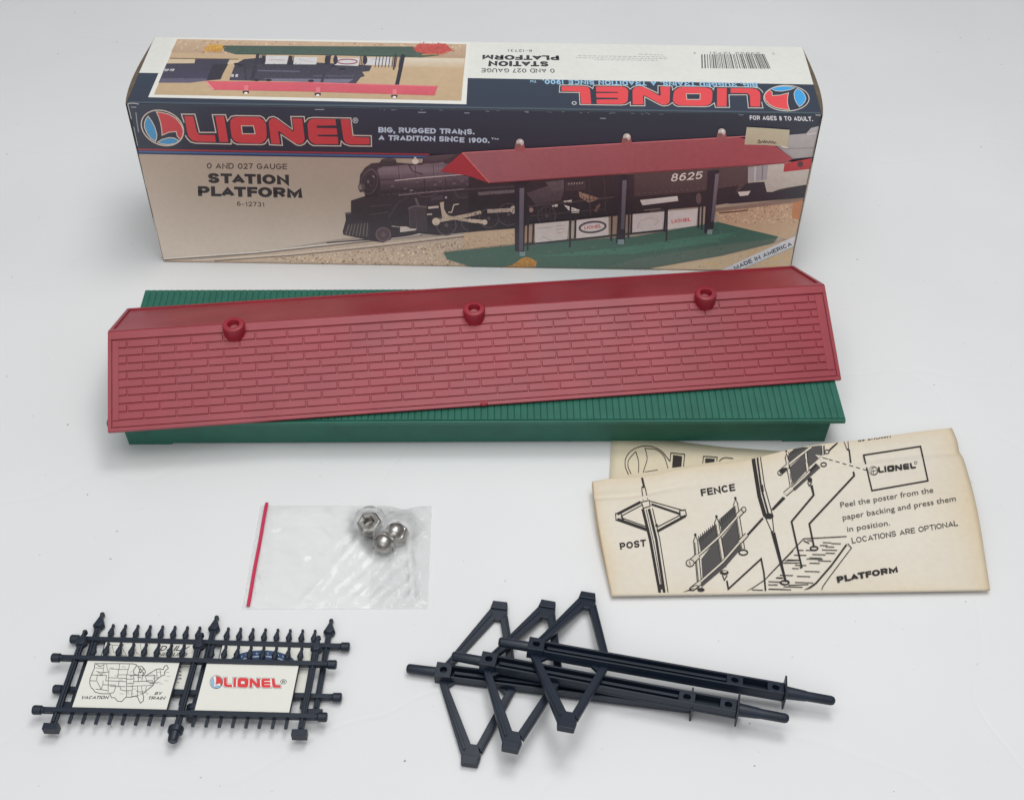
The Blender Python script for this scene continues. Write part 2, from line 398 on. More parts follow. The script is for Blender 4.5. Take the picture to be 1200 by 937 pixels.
class Art:
    """flat ink shapes laid on a surface; f(px, py, lift) gives the surface point"""

    def __init__(s, f, normal, gain=1.0, dz=1.2e-5, maxseg=None):
        s.f, s.nrm, s.gain, s.dz, s.maxseg = f, normal, gain, dz, maxseg
        s.fr = (0, 0, 1); s.lay = []; s.mb = MB(); s.flat = 1; s.veil = 0.0

    def frame(s, x0, y0, sc): s.fr = (x0, y0, sc)

    def new(s):
        m_ = s.mb; s.mb = MB(); return m_

    def px(s, p): return (s.fr[0] + p[0] / s.fr[2], s.fr[1] + p[1] / s.fr[2])

    def colr(s, c):
        return tuple(max(0.002, (x - s.veil) / s.gain) for x in lin(c))

    def level(s, pts):
        xs = [p[0] for p in pts]; ys = [p[1] for p in pts]
        b = (min(xs), min(ys), max(xs), max(ys)); L = 1
        for q, l in s.lay:
            if q[0] < b[2] and b[0] < q[2] and q[1] < b[3] and b[1] < q[3]: L = max(L, l + 1)
        s.lay.append((b, L)); return L

    def tri(s, P, cols, L):
        a = [s.f(p[0], p[1], L * s.dz) for p in P]
        n = (a[1] - a[0]).cross(a[2] - a[0])
        if n.length < 1e-14: return
        if n.dot(s.nrm) < 0: a.reverse(); cols = list(reversed(cols))
        s.mb.face(a, [tuple(c) for c in cols])

    def split(s, P, cols, L, d=0):
        if s.maxseg and d < 5:
            e = [math.dist(P[i], P[(i + 1) % 3]) for i in range(3)]
            i = e.index(max(e))
            if e[i] > s.maxseg:
                a, b, c = P[i], P[(i + 1) % 3], P[(i + 2) % 3]; ca, cb, cc = cols[i], cols[(i + 1) % 3], cols[(i + 2) % 3]
                mm = ((a[0] + b[0]) / 2, (a[1] + b[1]) / 2); cm = tuple((x + y) / 2 for x, y in zip(ca, cb))
                s.split([a, mm, c], [ca, cm, cc], L, d + 1); s.split([mm, b, c], [cm, cb, cc], L, d + 1); return
        s.tri(P, cols, L)

    def poly(s, pts, c, c2=None, holes=None, raw=False, horiz=False):
        P = pts if raw else [s.px(p) for p in pts]
        loops = [P] + [[h if raw else s.px(h) for h in hh] for hh in (holes or [])]
        flat = [q for l in loops for q in l]
        L = s.level(P)
        t = tessellate_polygon([[Vector((q[0], q[1], 0)) for q in l] for l in loops])
        if c2:
            k = 0 if horiz else 1
            lo, hi = min(q[k] for q in P), max(q[k] for q in P); ca, cb = s.colr(c), s.colr(c2)
            cc = [tuple(a + (b - a) * (q[k] - lo) / (hi - lo + 1e-9) for a, b in zip(ca, cb)) for q in flat]
        else: cc = [s.colr(c)] * len(flat)
        for f in t: s.split([flat[i] for i in f], [cc[i] for i in f], L)

    def ell(s, cx, cy, rx, ry, c, n=20, rot=0, c2=None):
        cr, sr = math.cos(rot), math.sin(rot)
        s.poly([(cx + rx * math.cos(a) * cr - ry * math.sin(a) * sr, cy + rx * math.cos(a) * sr + ry * math.sin(a) * cr) for a in (2 * math.pi * k / n for k in range(n))], c, c2)

    def ring(s, cx, cy, rx, ry, w, c, n=28, rot=0, a0=0, a1=360):
        cr, sr = math.cos(rot), math.sin(rot)
        full = abs(a1 - a0) >= 360
        pts = [(cx + rx * math.cos(a) * cr - ry * math.sin(a) * sr, cy + rx * math.cos(a) * sr + ry * math.sin(a) * cr)
               for a in (math.radians(a0 + (a1 - a0) * k / n) for k in range(n if full else n + 1))]
        s.line(pts, w, c, closed=full)

    def line(s, pts, w, c, closed=False, w2=None):
        P = [s.px(p) for p in pts]; w = w / s.fr[2]; w2 = w if w2 is None else w2 / s.fr[2]
        if s.maxseg:
            Q = []
            n = len(P) if closed else len(P) - 1
            for i in range(n):
                a, b = P[i], P[(i + 1) % len(P)]; k = max(1, int(math.dist(a, b) / s.maxseg) + 1)
                Q += [(a[0] + (b[0] - a[0]) * j / k, a[1] + (b[1] - a[1]) * j / k) for j in range(k)]
            if not closed: Q.append(P[-1])
            P = Q
        n = len(P); Lf, Rt = [], []
        for i in range(n):
            pr = P[i - 1] if (i > 0 or closed) else None; nx = P[(i + 1) % n] if (i < n - 1 or closed) else None
            d1 = Vector((P[i][0] - pr[0], P[i][1] - pr[1])).normalized() if pr else None
            d2 = Vector((nx[0] - P[i][0], nx[1] - P[i][1])).normalized() if nx else None
            d = (d1 or d2) if not (d1 and d2) else (d1 + d2)
            if d.length < 1e-6: d = d1
            d.normalize(); nn = Vector((-d.y, d.x)); k = 1.0
            if d1: k = max(0.5, abs(nn.dot(Vector((-d1.y, d1.x)))))
            ww = (w + (w2 - w) * i / max(1, n - 1)) / 2 / k
            Lf.append((P[i][0] + nn.x * ww, P[i][1] + nn.y * ww)); Rt.append((P[i][0] - nn.x * ww, P[i][1] - nn.y * ww))
        L = s.level(Lf + Rt); cc = s.colr(c)
        for i in range(n if closed else n - 1):
            j = (i + 1) % n
            s.tri([Lf[i], Rt[i], Rt[j]], [cc] * 3, L); s.tri([Lf[i], Rt[j], Lf[j]], [cc] * 3, L)

    def curve(s, pts, w, c, closed=False):
        """smooth line through the points"""
        n = len(pts); out = []
        for i in range(n if closed else n - 1):
            p0 = pts[i - 1] if (i or closed) else pts[i]; p1 = pts[i]; p2 = pts[(i + 1) % n]; p3 = pts[(i + 2) % n] if (closed or i + 2 < n) else p2
            for k in range(5):
                t = k / 5; out.append(tuple(.5 * (2 * p1[d] + (p2[d] - p0[d]) * t + (2 * p0[d] - 5 * p1[d] + 4 * p2[d] - p3[d]) * t * t + (3 * p1[d] - p0[d] - 3 * p2[d] + p3[d]) * t ** 3) for d in (0, 1)))
        if not closed: out.append(tuple(pts[-1]))
        s.line(out, w, c, closed)

    def quadmap(s, bl, br, tl, tr):
        bl, br, tl, tr = (s.px(p) for p in (bl, br, tl, tr))
        return lambda u, v: tuple(bl[i] * (1 - u) * (1 - v) + br[i] * u * (1 - v) + tl[i] * (1 - u) * v + tr[i] * u * v for i in (0, 1))

    def text(s, st, bl, br, tl, tr, c, bold=0.0, shear=0.0, space=1.0):
        V, F = text_mesh(st, bold, shear, space); q = s.quadmap(bl, br, tl, tr)
        x0 = min(v[0] for v in V); x1 = max(v[0] for v in V)
        P = [q((x - x0) / (x1 - x0), y / CAPH) for x, y in V]; L = s.level(P); cc = s.colr(c)
        for f in F:
            for k in range(1, len(f) - 1): s.tri([P[f[0]], P[f[k]], P[f[k + 1]]], [cc] * 3, L)

    def caps(s, st, bl, br, tl, tr, c, t=.2, shear=0.0, gap=.11):
        """bold capitals fitted to four measured corners"""
        q = s.quadmap(bl, br, tl, tr); strips, tot = stroke_letters(st, t, gap); cc = s.colr(c)
        for Lf, Rt, closed in strips:
            A_ = [q((x + shear * y) / tot, max(-.25, min(1, y))) for x, y in Lf]; B_ = [q((x + shear * y) / tot, max(-.25, min(1, y))) for x, y in Rt]
            L = s.level(A_ + B_); n = len(A_)
            for i in range(n if closed else n - 1):
                j = (i + 1) % n; s.tri([A_[i], B_[i], B_[j]], [cc] * 3, L); s.tri([A_[i], B_[j], A_[j]], [cc] * 3, L)

    def speckle(s, pts, step, cols, keep=0.7, size=0.42):
        """scattered stones or grains inside an outline"""
        P = [s.px(p) for p in pts]
        x0, x1 = min(p[0] for p in P), max(p[0] for p in P); y0, y1 = min(p[1] for p in P), max(p[1] for p in P)
        L = s.level(P); s.lay[-1] = (s.lay[-1][0], L + 2); st = step / s.fr[2]

        def inside(x, y):
            r = False
            for i in range(len(P)):
                a, b = P[i], P[i - 1]
                if (a[1] > y) != (b[1] > y) and x < (b[0] - a[0]) * (y - a[1]) / (b[1] - a[1]) + a[0]: r = not r
            return r
        y = y0
        while y < y1:
            x = x0
            while x < x1:
                cx, cy = x + random.uniform(-.6, .6) * st, y + random.uniform(-.6, .6) * st
                if random.random() < keep and inside(cx, cy):
                    c = s.colr(random.choice(cols)); n = 5; a0 = random.random() * 6; r = st * size * random.uniform(.35, 1.0); Lr = L + random.random() * 1.6
                    pt = [(cx + r * math.cos(a0 + 2 * math.pi * k / n) * random.uniform(.7, 1), cy + .8 * r * math.sin(a0 + 2 * math.pi * k / n) * random.uniform(.7, 1)) for k in range(n)]
                    for k in range(1, n - 1): s.tri([pt[0], pt[k], pt[k + 1]], [c] * 3, Lr)
                x += st
            y += st


# ------------------------------------------------------------------ the setting
mb = MB(); N = 24
mb.grid([[(-2.0 + 4.0 * i / N, -1.5 + 4.5 * j / N, 0) for i in range(N + 1)] for j in range(N + 1)])
tb = mb.build('tabletop', TABLE_M); tb['kind'] = 'structure'; tb['label'] = 'white tabletop under everything, with faint dust and creases'

# ------------------------------------------------------------------ the carton
BX, BY, BA, BD, BH, BW = -0.02816, 0.14116, -0.00759, 0.08938, 0.13613, 0.47
box = thing('product_box', 'long navy and tan cardboard carton printed with a train picture, standing at the back', 'box', (BX, BY, 0), BA)
NAVY, TAN, WHITE = (37, 44, 60), (160, 146, 131), (222, 221, 214)


def box_body():
    mb = MB(); r = 0.0016; prof = []
    cn, ct, cw = lin((40, 48, 62)), lin((150, 136, 122)), lin((205, 203, 196))
    pts = []

    def arc(cy, cz, a0, a1, c):
        for k in range(5):
            a = math.radians(a0 + (a1 - a0) * k / 4); pts.append((cy + r * math.cos(a), cz + r * math.sin(a), c))
    arc(r, r, 270, 180, ct)
    pts.append((0.0, BH * 0.69, ct)); pts.append((0.0, BH * 0.69 + 1e-4, cn))
    arc(r, BH - r, 180, 90, cn)
    pts.append((BD * .45, BH, cn)); pts.append((BD * .45 + 1e-4, BH, cw))
    arc(BD - r, BH - r, 90, 0, cw); arc(BD - r, r, 360, 270, cw)
    n = len(pts); nx = 48; rows = []
    for i in range(nx + 1):
        x = -BW / 2 + BW * i / nx
        rows.append([(x, y, z) for y, z, c in pts])
    mb.grid(rows, close=True, colf=lambda i, j: pts[j][2])
    ob = mb.build('carton_body', CARD, box); smooth_by_angle(ob, 50)


box_body()


def end_panel(sgn):
    """tucked end flap that bulges past the top panel"""
    mb = MB(); n = 14; rows = []
    for i in range(n + 1):
        z = 0.002 + (BH - 0.003) * i / n; row = []
        for j in range(n + 1):
            y = 0.001 + (BD - 0.002) * j / n; u, v = j / n, i / n
            b = 0.0034 * math.sin(math.pi * min(1, u * 1.0 + .02) ** 0.75) * (0.25 + 0.75 * v) + 0.0004
            row.append((sgn * (BW / 2 + b), y, z))
        rows.append(row)
    top = [(sgn * (BW / 2 - 0.0015), p[1], p[2] - 0.0002) for p in rows[-1]]
    rows.append(top); bot = [(sgn * (BW / 2 - 0.0015), p[1], p[2]) for p in rows[0]]; rows.insert(0, bot)
    mb.grid(rows, lin((70, 70, 74)))
    ob = mb.build('end_flap', CARD_EDGE, box); smooth_by_angle(ob, 60)


end_panel(-1); end_panel(1)

HF = homog([(149.5, 123), (962.5, 134), (923.5, 319), (191.2, 305.7)], [(-BW / 2, BH), (BW / 2, BH), (BW / 2, 0), (-BW / 2, 0)])
HT = homog([(179.7, 43), (943, 54), (962.5, 134), (149.5, 123)], [(-BW / 2, BD), (BW / 2, BD), (BW / 2, 0), (-BW / 2, 0)])


def front_pt(px, py, lift):
    s_, t_ = happly(HF, px, py); return Vector((s_, -5e-5 - lift, t_))


def top_pt(px, py, lift):
    s_, t_ = happly(HT, px, py); return Vector((s_, t_, BH + 5e-5 + lift))


FRA = Art(front_pt, Vector((0, -1, 0)), gain=0.60); FRA.veil = -0.011
TOA = Art(top_pt, Vector((0, 0, 1)), gain=0.93); TOA.veil = 0.003

# --- the maker's logo, traced once in the front panel's plane and kept in its own 0..1 box
F1, F2 = (160, 120, 8.5714), (290, 120, 7.5)


def cv(fr, pts): return [happly(HF, fr[0] + x / fr[2], fr[1] + y / fr[2]) for x, y in pts]


LOGO = {}
c_ = cv(F1, [(265, 268), (55, 230), (475, 290)])
ccx, ccy = c_[0]; crad = (c_[2][0] - c_[1][0]) / 2 * 1.0
x_end = cv(F2, [(1070, 345)])[0][0]
LX0, LX1, LY0, LY1 = ccx - crad, x_end, ccy - crad, ccy + crad


def nrm(P): return [((x - LX0) / (LX1 - LX0), (y - LY0) / (LY1 - LY0)) for x, y in P]


LOGO['circ'] = nrm([(ccx + crad * math.cos(a), ccy + crad * math.sin(a)) for a in (2 * math.pi * k / 36 for k in range(36))])
LOGO['red'] = nrm(cv(F1, [(205, 108), (255, 112), (330, 132), (400, 175), (450, 240), (470, 300), (462, 345), (440, 382), (410, 350), (398, 303), (330, 310), (260, 340), (258, 290), (245, 210), (225, 150)]))
LOGO['blue1'] = nrm(cv(F1, [(125, 150), (160, 200), (190, 260), (210, 330), (207, 370), (195, 400), (150, 372), (112, 320), (88, 262), (90, 212), (105, 175)]))
LOGO['blue2'] = nrm(cv(F1, [(215, 408), (260, 380), (330, 362), (380, 367), (430, 395), (390, 420), (320, 432), (260, 425)]))
LOGO['outline'] = nrm(cv(F1, [(478, 215), (450, 130), (583, 130), (628, 312), (790, 312), (755, 135), (885, 135), (903, 198), (940, 152), (985, 143)])
                      + cv(F2, [(100, 128), (130, 145), (150, 175), (178, 140), (215, 132), (250, 148), (380, 245), (365, 133), (482, 133), (487, 180), (520, 147), (560, 140), (890, 145), (908, 297), (1068, 300), (1070, 390), (880, 388), (832, 372), (805, 345), (800, 388), (560, 385), (530, 370), (508, 340), (485, 370), (450, 385), (415, 380), (280, 290), (292, 383), (180, 378), (170, 330), (140, 370), (110, 378)])
                      + cv(F1, [(1000, 428), (960, 412), (940, 380), (940, 425), (590, 418), (540, 405), (505, 370), (488, 340)]))
LOGO['letters'] = [nrm(cv(F1, [(480, 148), (568, 150), (600, 300), (625, 335), (780, 338), (790, 405), (600, 402), (555, 390), (520, 350), (505, 300)])),
                   nrm(cv(F1, [(785, 150), (872, 150), (912, 405), (825, 405)])),
                   nrm(cv(F2, [(175, 175), (200, 147), (230, 150), (262, 170), (385, 265), (395, 255), (378, 150), (465, 150), (487, 330), (470, 365), (435, 372), (400, 365), (265, 260), (255, 265), (272, 370), (195, 370), (175, 200)])),
                   nrm(cv(F2, [(510, 200), (525, 165), (560, 152), (755, 155), (762, 210), (590, 213), (592, 232), (765, 235), (772, 290), (598, 292), (600, 305), (775, 308), (780, 372), (575, 372), (540, 355), (520, 320)])),
                   nrm(cv(F2, [(800, 155), (880, 155), (900, 290), (920, 310), (1052, 315), (1055, 375), (880, 375), (840, 360), (825, 330)]))]
LOGO['O'] = nrm(cv(F1, [(935, 190), (960, 165), (1000, 155)]) + cv(F2, [(90, 140), (130, 165), (150, 200), (157, 290), (150, 330), (120, 360), (90, 368)]) + cv(F1, [(1010, 412), (965, 390), (945, 350), (930, 240)]))
LOGO['hole'] = nrm(cv(F1, [(1042, 246), (1160, 246), (1178, 324), (1052, 324)]))


def logo(A, bl, br, tl, tr, red, blue, cream, dark, ow, cw, solid=True):
    q = A.quadmap(bl, br, tl, tr); M = lambda P: [q(u, v) for u, v in P]
    keep = A.fr; A.fr = (0, 0, 1)
    if solid and dark: A.poly(M(LOGO['outline']), dark); A.poly(M(LOGO['circ']), dark)
    if ow: A.line(M(LOGO['outline']), ow, cream, closed=False)
    A.line(M(LOGO['circ']), cw, cream, closed=True)
    if solid:
        for k in ('red', 'blue1', 'blue2'):
            A.poly(M(LOGO[k]), red if k == 'red' else blue)
            if ow: A.line(M(LOGO[k]), ow * .8, cream, closed=True)
    elif ow:
        for k in ('red', 'blue1', 'blue2'): A.line(M(LOGO[k]), ow * .7, cream, closed=True)
    for P in LOGO['letters']: A.poly(M(P), red)
    A.poly(M(LOGO['O']), red, holes=[M(LOGO['hole'])])
    if ow: A.line(M(LOGO['hole']), ow * .8, cream, closed=True)
    A.fr = keep


def inv(fr, H, P):
    """front-plane point back to photo pixel, for the logo's own corner quad"""
    Hi = np.linalg.inv(H); return happly(Hi, *P)


# ---------------- front panel
A = FRA; A.frame(0, 0, 1)
E_ = 1.2
# tan ground of the picture and the navy header band
A.poly([(163.3, 181), (962.0 - 10, 190), (924.6, 317.6), (192.0, 304.6)], (158, 142, 126), (184, 171, 158))
A.poly([(152, 124.2), (961, 135), (951, 186), (163, 176)], (38, 46, 61), (34, 37, 50))
A.line([(162.8, 175.9), (300, 178.2), (500, 181.5)], 1.9, (140, 45, 55))
A.line([(163.3, 178.4), (300, 180.7), (500, 184.0)], 2.1, (60, 88, 128))
A.line([(163.6, 180.4), (300, 182.8), (500, 185.7)], 1.6, (38, 46, 78))
base = A.new().build('front_panel', CARD, box)

# ---- the printed picture: railway, platform, engine
A.frame(0, 0, 1)
bal = [(191.8, 304), (300, 297), (380, 284), (455, 281), (560, 272), (620, 264), (620, 292), (545, 316), (400, 312.5), (191.9, 304.8)]
A.poly(bal, (172, 156, 142), (182, 160, 138))
A.speckle([(300, 301), (380, 290), (455, 284), (560, 274), (620, 268), (620, 292), (545, 315), (400, 311.5)], 2.2, [(140, 112, 92), (200, 178, 150), (186, 160, 132), (158, 130, 104)], .7, .5)
A.speckle([(300, 304), (380, 296), (455, 290), (560, 279), (620, 270), (620, 292), (545, 314), (400, 310)], 3.4, [(150, 120, 95), (196, 172, 145), (205, 186, 160), (168, 138, 110), (130, 105, 85)], .8, .55)
A.poly([(191.6, 303.4), (330, 290.5), (400, 279), (560, 268), (560, 273), (420, 284), (300, 297), (230, 303.5)], (150, 138, 128))
for (p, w, c) in (([(192, 302.2), (300, 294.5), (420, 281.5), (492, 273)], 1.1, (206, 198, 188)), ([(192, 303.5), (300, 296.4), (420, 283.6), (492, 275.4)], 1.2, (104, 92, 84)),
                  ([(225, 304.2), (330, 297.5), (430, 287.5), (560, 272.5), (600, 268)], 1.2, (198, 186, 172)), ([(250, 304.8), (340, 298.8), (440, 288.8), (560, 274.6)], 1.1, (112, 98, 88)),
                  ([(380, 284), (440, 279.5)], 1.6, (62, 52, 54))): A.line(p, w, c)
A.frame(380, 160, 6.6667)
eng = [(245, 395), (255, 370), (262, 300), (300, 245), (350, 212), (420, 205), (428, 180), (480, 172), (540, 180), (545, 205), (660, 215), (700, 212), (745, 205), (750, 170), (800, 152), (900, 143), (1080, 132), (1300, 240), (1300, 725), (1000, 755), (870, 770), (720, 755), (500, 800), (440, 825), (380, 818), (250, 790), (130, 765), (125, 740), (150, 650), (145, 595), (190, 590), (190, 500), (300, 465), (295, 430), (260, 435)]
A.poly(eng, (66, 54, 60), (38, 32, 40))
A.poly([(385, 268), (430, 240), (630, 222), (700, 240), (760, 215), (900, 200), (1060, 285), (740, 305), (520, 335), (425, 345)], (118, 102, 108), (82, 68, 76))
A.poly([(428, 350), (760, 325), (1150, 300), (1150, 395), (760, 435), (560, 458), (440, 440)], (92, 76, 84), (66, 54, 62))
def band_y(t, x): return (238 - .045 * (x - 400)) * (1 - t) + (452 - .062 * (x - 400)) * t


for t0, t1, ca, cb in ((.0, .14, (96, 82, 88), (126, 110, 116)), (.14, .30, (126, 110, 116), (112, 96, 103)), (.30, .46, (112, 96, 103), (90, 76, 83)), (.46, .50, (60, 50, 56), (60, 50, 56)), (.50, .64, (98, 83, 90), (84, 70, 77)), (.64, .84, (84, 70, 77), (64, 53, 60)), (.84, 1, (64, 53, 60), (46, 38, 45))):
    xs = (405 + 22 * t0, 640, 900, 1190)
    A.poly([(x, band_y(t0, x)) for x in xs] + [(x, band_y(t1, x)) for x in reversed(xs)], ca, cb)
for x in (560, 690, 830, 985): A.line([(x, band_y(.02, x)), (x + 8, band_y(.45, x)), (x + 5, band_y(.98, x))], 5, (66, 55, 61)); A.line([(x + 7, band_y(.02, x)), (x + 15, band_y(.45, x))], 3, (134, 118, 123))
A.poly([(275, 300), (345, 215), (390, 262), (415, 345), (400, 470), (310, 470), (270, 400)], (64, 52, 58), (46, 38, 44))
A.poly([(750, 170), (800, 152), (1000, 138), (890, 205), (800, 215)], (86, 70, 76), (60, 50, 56))
A.poly([(428, 184), (540, 184), (545, 225), (440, 235), (410, 250), (400, 222)], (58, 50, 52))
A.ell(484, 182, 57, 10, (74, 66, 66))
A.line([(530, 343), (740, 322), (1110, 293)], 9, (172, 158, 156))
A.line([(560, 458), (760, 437), (1200, 398)], 9, (118, 102, 106))
A.line([(640, 222), (665, 270), (740, 292), (745, 310)], 7, (46, 38, 44))
A.line([(760, 330), (765, 435)], 8, (52, 44, 50)); A.line([(925, 325), (930, 415)], 8, (58, 48, 56))
A.ell(660, 420, 14, 9, (120, 104, 100)); A.ell(690, 196, 26, 22, (206, 194, 180)); A.ell(690, 172, 10, 12, (188, 176, 164))
A.ell(272, 395, 26, 30, (84, 72, 72)); A.ell(266, 395, 14, 18, (130, 116, 110)); A.ring(335, 350, 62, 98, 6, (84, 70, 76), rot=.18); A.ring(335, 350, 40, 66, 4, (74, 62, 68), rot=.18); A.ell(325, 352, 10, 14, (104, 90, 92)); A.curve([(300, 290), (352, 258), (392, 300)], 4, (112, 98, 100))
for k in range(4): A.ell(300 + k * 22, 300 + 40 * k, 6, 6, (84, 71, 74))
A.line([(358, 305), (372, 320)], 12, (128, 112, 112))
A.poly([(195, 510), (300, 480), (520, 470), (500, 590), (330, 640), (210, 650)], (56, 45, 50), (44, 37, 42))
A.line([(335, 545), (500, 530)], 8, (70, 60, 66)); A.line([(335, 610), (480, 590)], 8, (72, 62, 66))
A.line([(480, 630), (560, 510), (640, 470)], 18, (62, 54, 60)); A.line([(690, 480), (715, 540)], 16, (98, 86, 90))
A.poly([(640, 560), (690, 540), (775, 545), (785, 740), (740, 745), (650, 715)], (72, 61, 66), (56, 48, 54))
A.line([(630, 560), (690, 540), (780, 548)], 12, (100, 88, 92))
A.poly([(570, 700), (625, 700), (650, 715), (700, 718), (690, 730), (570, 745)], (184, 174, 166))
A.line([(500, 795), (720, 768)], 8, (170, 158, 150)); A.line([(505, 697), (565, 705)], 7, (160, 148, 140))
A.ell(440, 762, 62, 58, (72, 56, 62)); A.ring(440, 762, 55, 51, 10, (98, 76, 82)); A.ell(440, 762, 18, 17, (92, 72, 78))
A.poly([(130, 760), (160, 680), (300, 660), (340, 700), (330, 790), (250, 785)], (52, 44, 48))
for k in range(7): A.line([(175 + 24 * k, 685 - 2 * k), (148 + 27 * k, 765 + 2 * k)], 7, (104, 92, 92))
A.line([(150, 600), (190, 598)], 14, (86, 74, 74))
for (x, y, r) in ((930, 690, 82), (1120, 665, 78)):
    A.ell(x, y, r, r, (42, 35, 42)); A.ring(x, y, r * .92, r * .92, 8, (82, 70, 78)); A.ell(x, y, 16, 16, (84, 74, 78))
    for k in range(10): A.line([(x + 18 * math.cos(k * .628), y + 18 * math.sin(k * .628)), (x + r * .85 * math.cos(k * .628), y + r * .85 * math.sin(k * .628))], 4, (62, 52, 60))
A.line([(790, 556), (870, 548)], 17, (182, 170, 160)); A.line([(780, 606), (820, 604)], 12, (168, 158, 150))
A.poly([(880, 515), (912, 508), (912, 560), (930, 600), (960, 625), (900, 640), (890, 580)], (176, 160, 142))
A.line([(850, 660), (1000, 632), (1200, 596)], 26, (176, 160, 142)); A.ell(850, 662, 30, 30, (190, 176, 158))
A.line([(950, 628), (1060, 648), (1230, 672)], 22, (168, 152, 136))
A.line([(1028, 526), (990, 532), (972, 590), (945, 590)], 9, (178, 164, 148)); A.ell(928, 476, 9, 9, (160, 150, 150))
A.poly([(980, 440), (1150, 425), (1160, 480), (975, 500)], (58, 50, 54)); A.poly([(810, 470), (900, 455), (905, 490), (815, 500)], (74, 62, 70))
DKS = [(66, 55, 61), (46, 38, 45), (60, 50, 56), (42, 35, 42), (54, 45, 51)]
A.speckle([(200, 510), (300, 475), (640, 470), (640, 720), (440, 700), (210, 650)], 13, DKS, .5, .42)
A.speckle([(430, 350), (1150, 300), (1150, 390), (560, 456), (440, 440)], 12, [(100, 84, 90), (72, 58, 66), (84, 70, 78)], .4, .35)
A.speckle([(400, 270), (640, 225), (900, 205), (1050, 285), (520, 330)], 11, [(124, 108, 114), (96, 82, 90), (110, 96, 102)], .4, .35)
A.speckle([(780, 620), (1290, 560), (1290, 720), (800, 760)], 15, DKS, .4, .4)
for k in range(16): A.ell(440 + 42 * k, 452 - 3.2 * k, 3, 3, (120, 106, 108))
for k in range(9): A.ell(560 + 62 * k, 350 - 5.5 * k, 3.5, 3.5, (122, 106, 110))
for x, y in ((500, 380), (600, 400), (690, 350), (830, 370), (870, 345), (980, 360), (1040, 340), (1090, 365)): A.poly([(x, y), (x + 26, y - 3), (x + 26, y + 11), (x, y + 14)], (104, 88, 94))
A.curve([(700, 440), (740, 470), (800, 465), (860, 445)], 6, (90, 76, 82)); A.curve([(1000, 420), (1020, 470), (1100, 470), (1150, 430)], 6, (86, 72, 78)); A.line([(640, 560), (648, 715)], 4, (90, 78, 84)); A.line([(690, 545), (700, 735)], 3, (84, 72, 78))
A.frame(540, 150, 5.4545)
A.poly([(30, 310), (330, 335), (1190, 288), (1190, 545), (720, 585), (450, 605), (330, 640), (30, 660)], (52, 43, 48), (34, 29, 36))
A.line([(0, 392), (330, 372)], 12, (70, 60, 66)); A.poly([(90, 408), (325, 393), (325, 412), (95, 430)], (104, 92, 96))
for (x, y, r) in ((160, 575, 66), (285, 550, 76), (530, 560, 62)):
    A.ell(x, y, r, r, (40, 34, 40)); A.ring(x, y, r * .92, r * .92, 6, (76, 65, 72)); A.ell(x, y, 10, 10, (84, 74, 78))
    for k in range(10): A.line([(x + 12 * math.cos(k * .628 + .2), y + 12 * math.sin(k * .628 + .2)), (x + r * .85 * math.cos(k * .628 + .2), y + r * .85 * math.sin(k * .628 + .2))], 3, (58, 49, 56))
A.line([(30, 556), (110, 535)], 22, (172, 156, 140)); A.line([(150, 530), (310, 521)], 24, (160, 146, 134)); A.ell(314, 520, 18, 26, (168, 156, 146))
A.line([(30, 588), (140, 600)], 24, (182, 166, 148)); A.ell(132, 600, 18, 17, (190, 176, 160))
A.poly([(400, 415), (560, 362), (640, 395), (620, 465), (460, 492)], (88, 74, 80), (66, 56, 62))
A.poly([(520, 345), (640, 330), (640, 390), (570, 400)], (92, 80, 84))
A.poly([(648, 345), (780, 338), (780, 395), (650, 402)], (64, 52, 56))
for k in range(6): A.line([(668 + 17 * k, 362 - k), (676 + 17 * k, 350 - k)], 7, (140, 126, 120))
A.poly([(735, 405), (870, 450), (800, 476), (740, 440)], (146, 116, 98)); A.poly([(830, 530), (860, 480), (875, 490), (850, 535)], (110, 84, 76))
A.poly([(560, 495), (600, 485), (600, 500), (570, 505)], (190, 182, 176)); A.poly([(635, 466), (690, 458), (690, 476), (650, 478)], (200, 190, 180))
A.poly([(640, 490), (690, 505), (740, 522), (735, 541), (690, 541), (660, 515)], (204, 196, 188)); A.ell(430, 522, 14, 16, (140, 112, 106))
A.poly([(0, 668), (325, 640), (330, 735), (0, 770)], (182, 158, 134), (176, 150, 122))
A.speckle([(0, 700), (325, 660), (330, 735), (0, 765)], 15, [(160, 128, 98), (200, 178, 148), (150, 118, 90)], .7, .5)
A.speckle([(400, 350), (1180, 300), (1180, 530), (460, 590)], 15, [(56, 47, 52), (42, 35, 41), (50, 42, 47), (36, 30, 36)], .45, .42)
A.speckle([(30, 320), (330, 345), (330, 630), (30, 650)], 13, [(58, 48, 54), (42, 35, 41), (52, 44, 50)], .45, .42)
A.line([(410, 500), (700, 470), (960, 440)], 6, (84, 70, 74)); A.line([(420, 560), (900, 515)], 5, (72, 60, 64)); A.line([(800, 330), (810, 560)], 6, (66, 54, 58)); A.line([(900, 322), (905, 540)], 5, (70, 58, 60))
for k in range(5): A.line([(470 + 26 * k, 505 - 2 * k), (476 + 26 * k, 590 - 3 * k)], 5, (64, 54, 58))
A.frame(740, 140, 5.2043)
A.poly([(0, 330), (700, 285), (705, 400), (650, 420), (600, 500), (480, 525), (0, 565)], (84, 66, 66), (60, 48, 50))
A.poly([(0, 470), (380, 440), (640, 400), (600, 505), (480, 525), (0, 560)], (44, 37, 42))
A.speckle([(0, 340), (690, 295), (690, 400), (0, 470)], 13, [(92, 74, 74), (76, 60, 60), (86, 70, 70)], .45, .4)
for k in range(20): A.ell(30 + 33 * k, 452 - 2.9 * k, 3, 3, (112, 94, 92))
A.caps('8625', (222, 378), (415, 360), (222, 330), (415, 315), (206, 196, 186), 0.15, 0.15)
A.poly([(35, 490), (265, 465), (270, 495), (50, 522)], (202, 196, 190), (186, 180, 174))
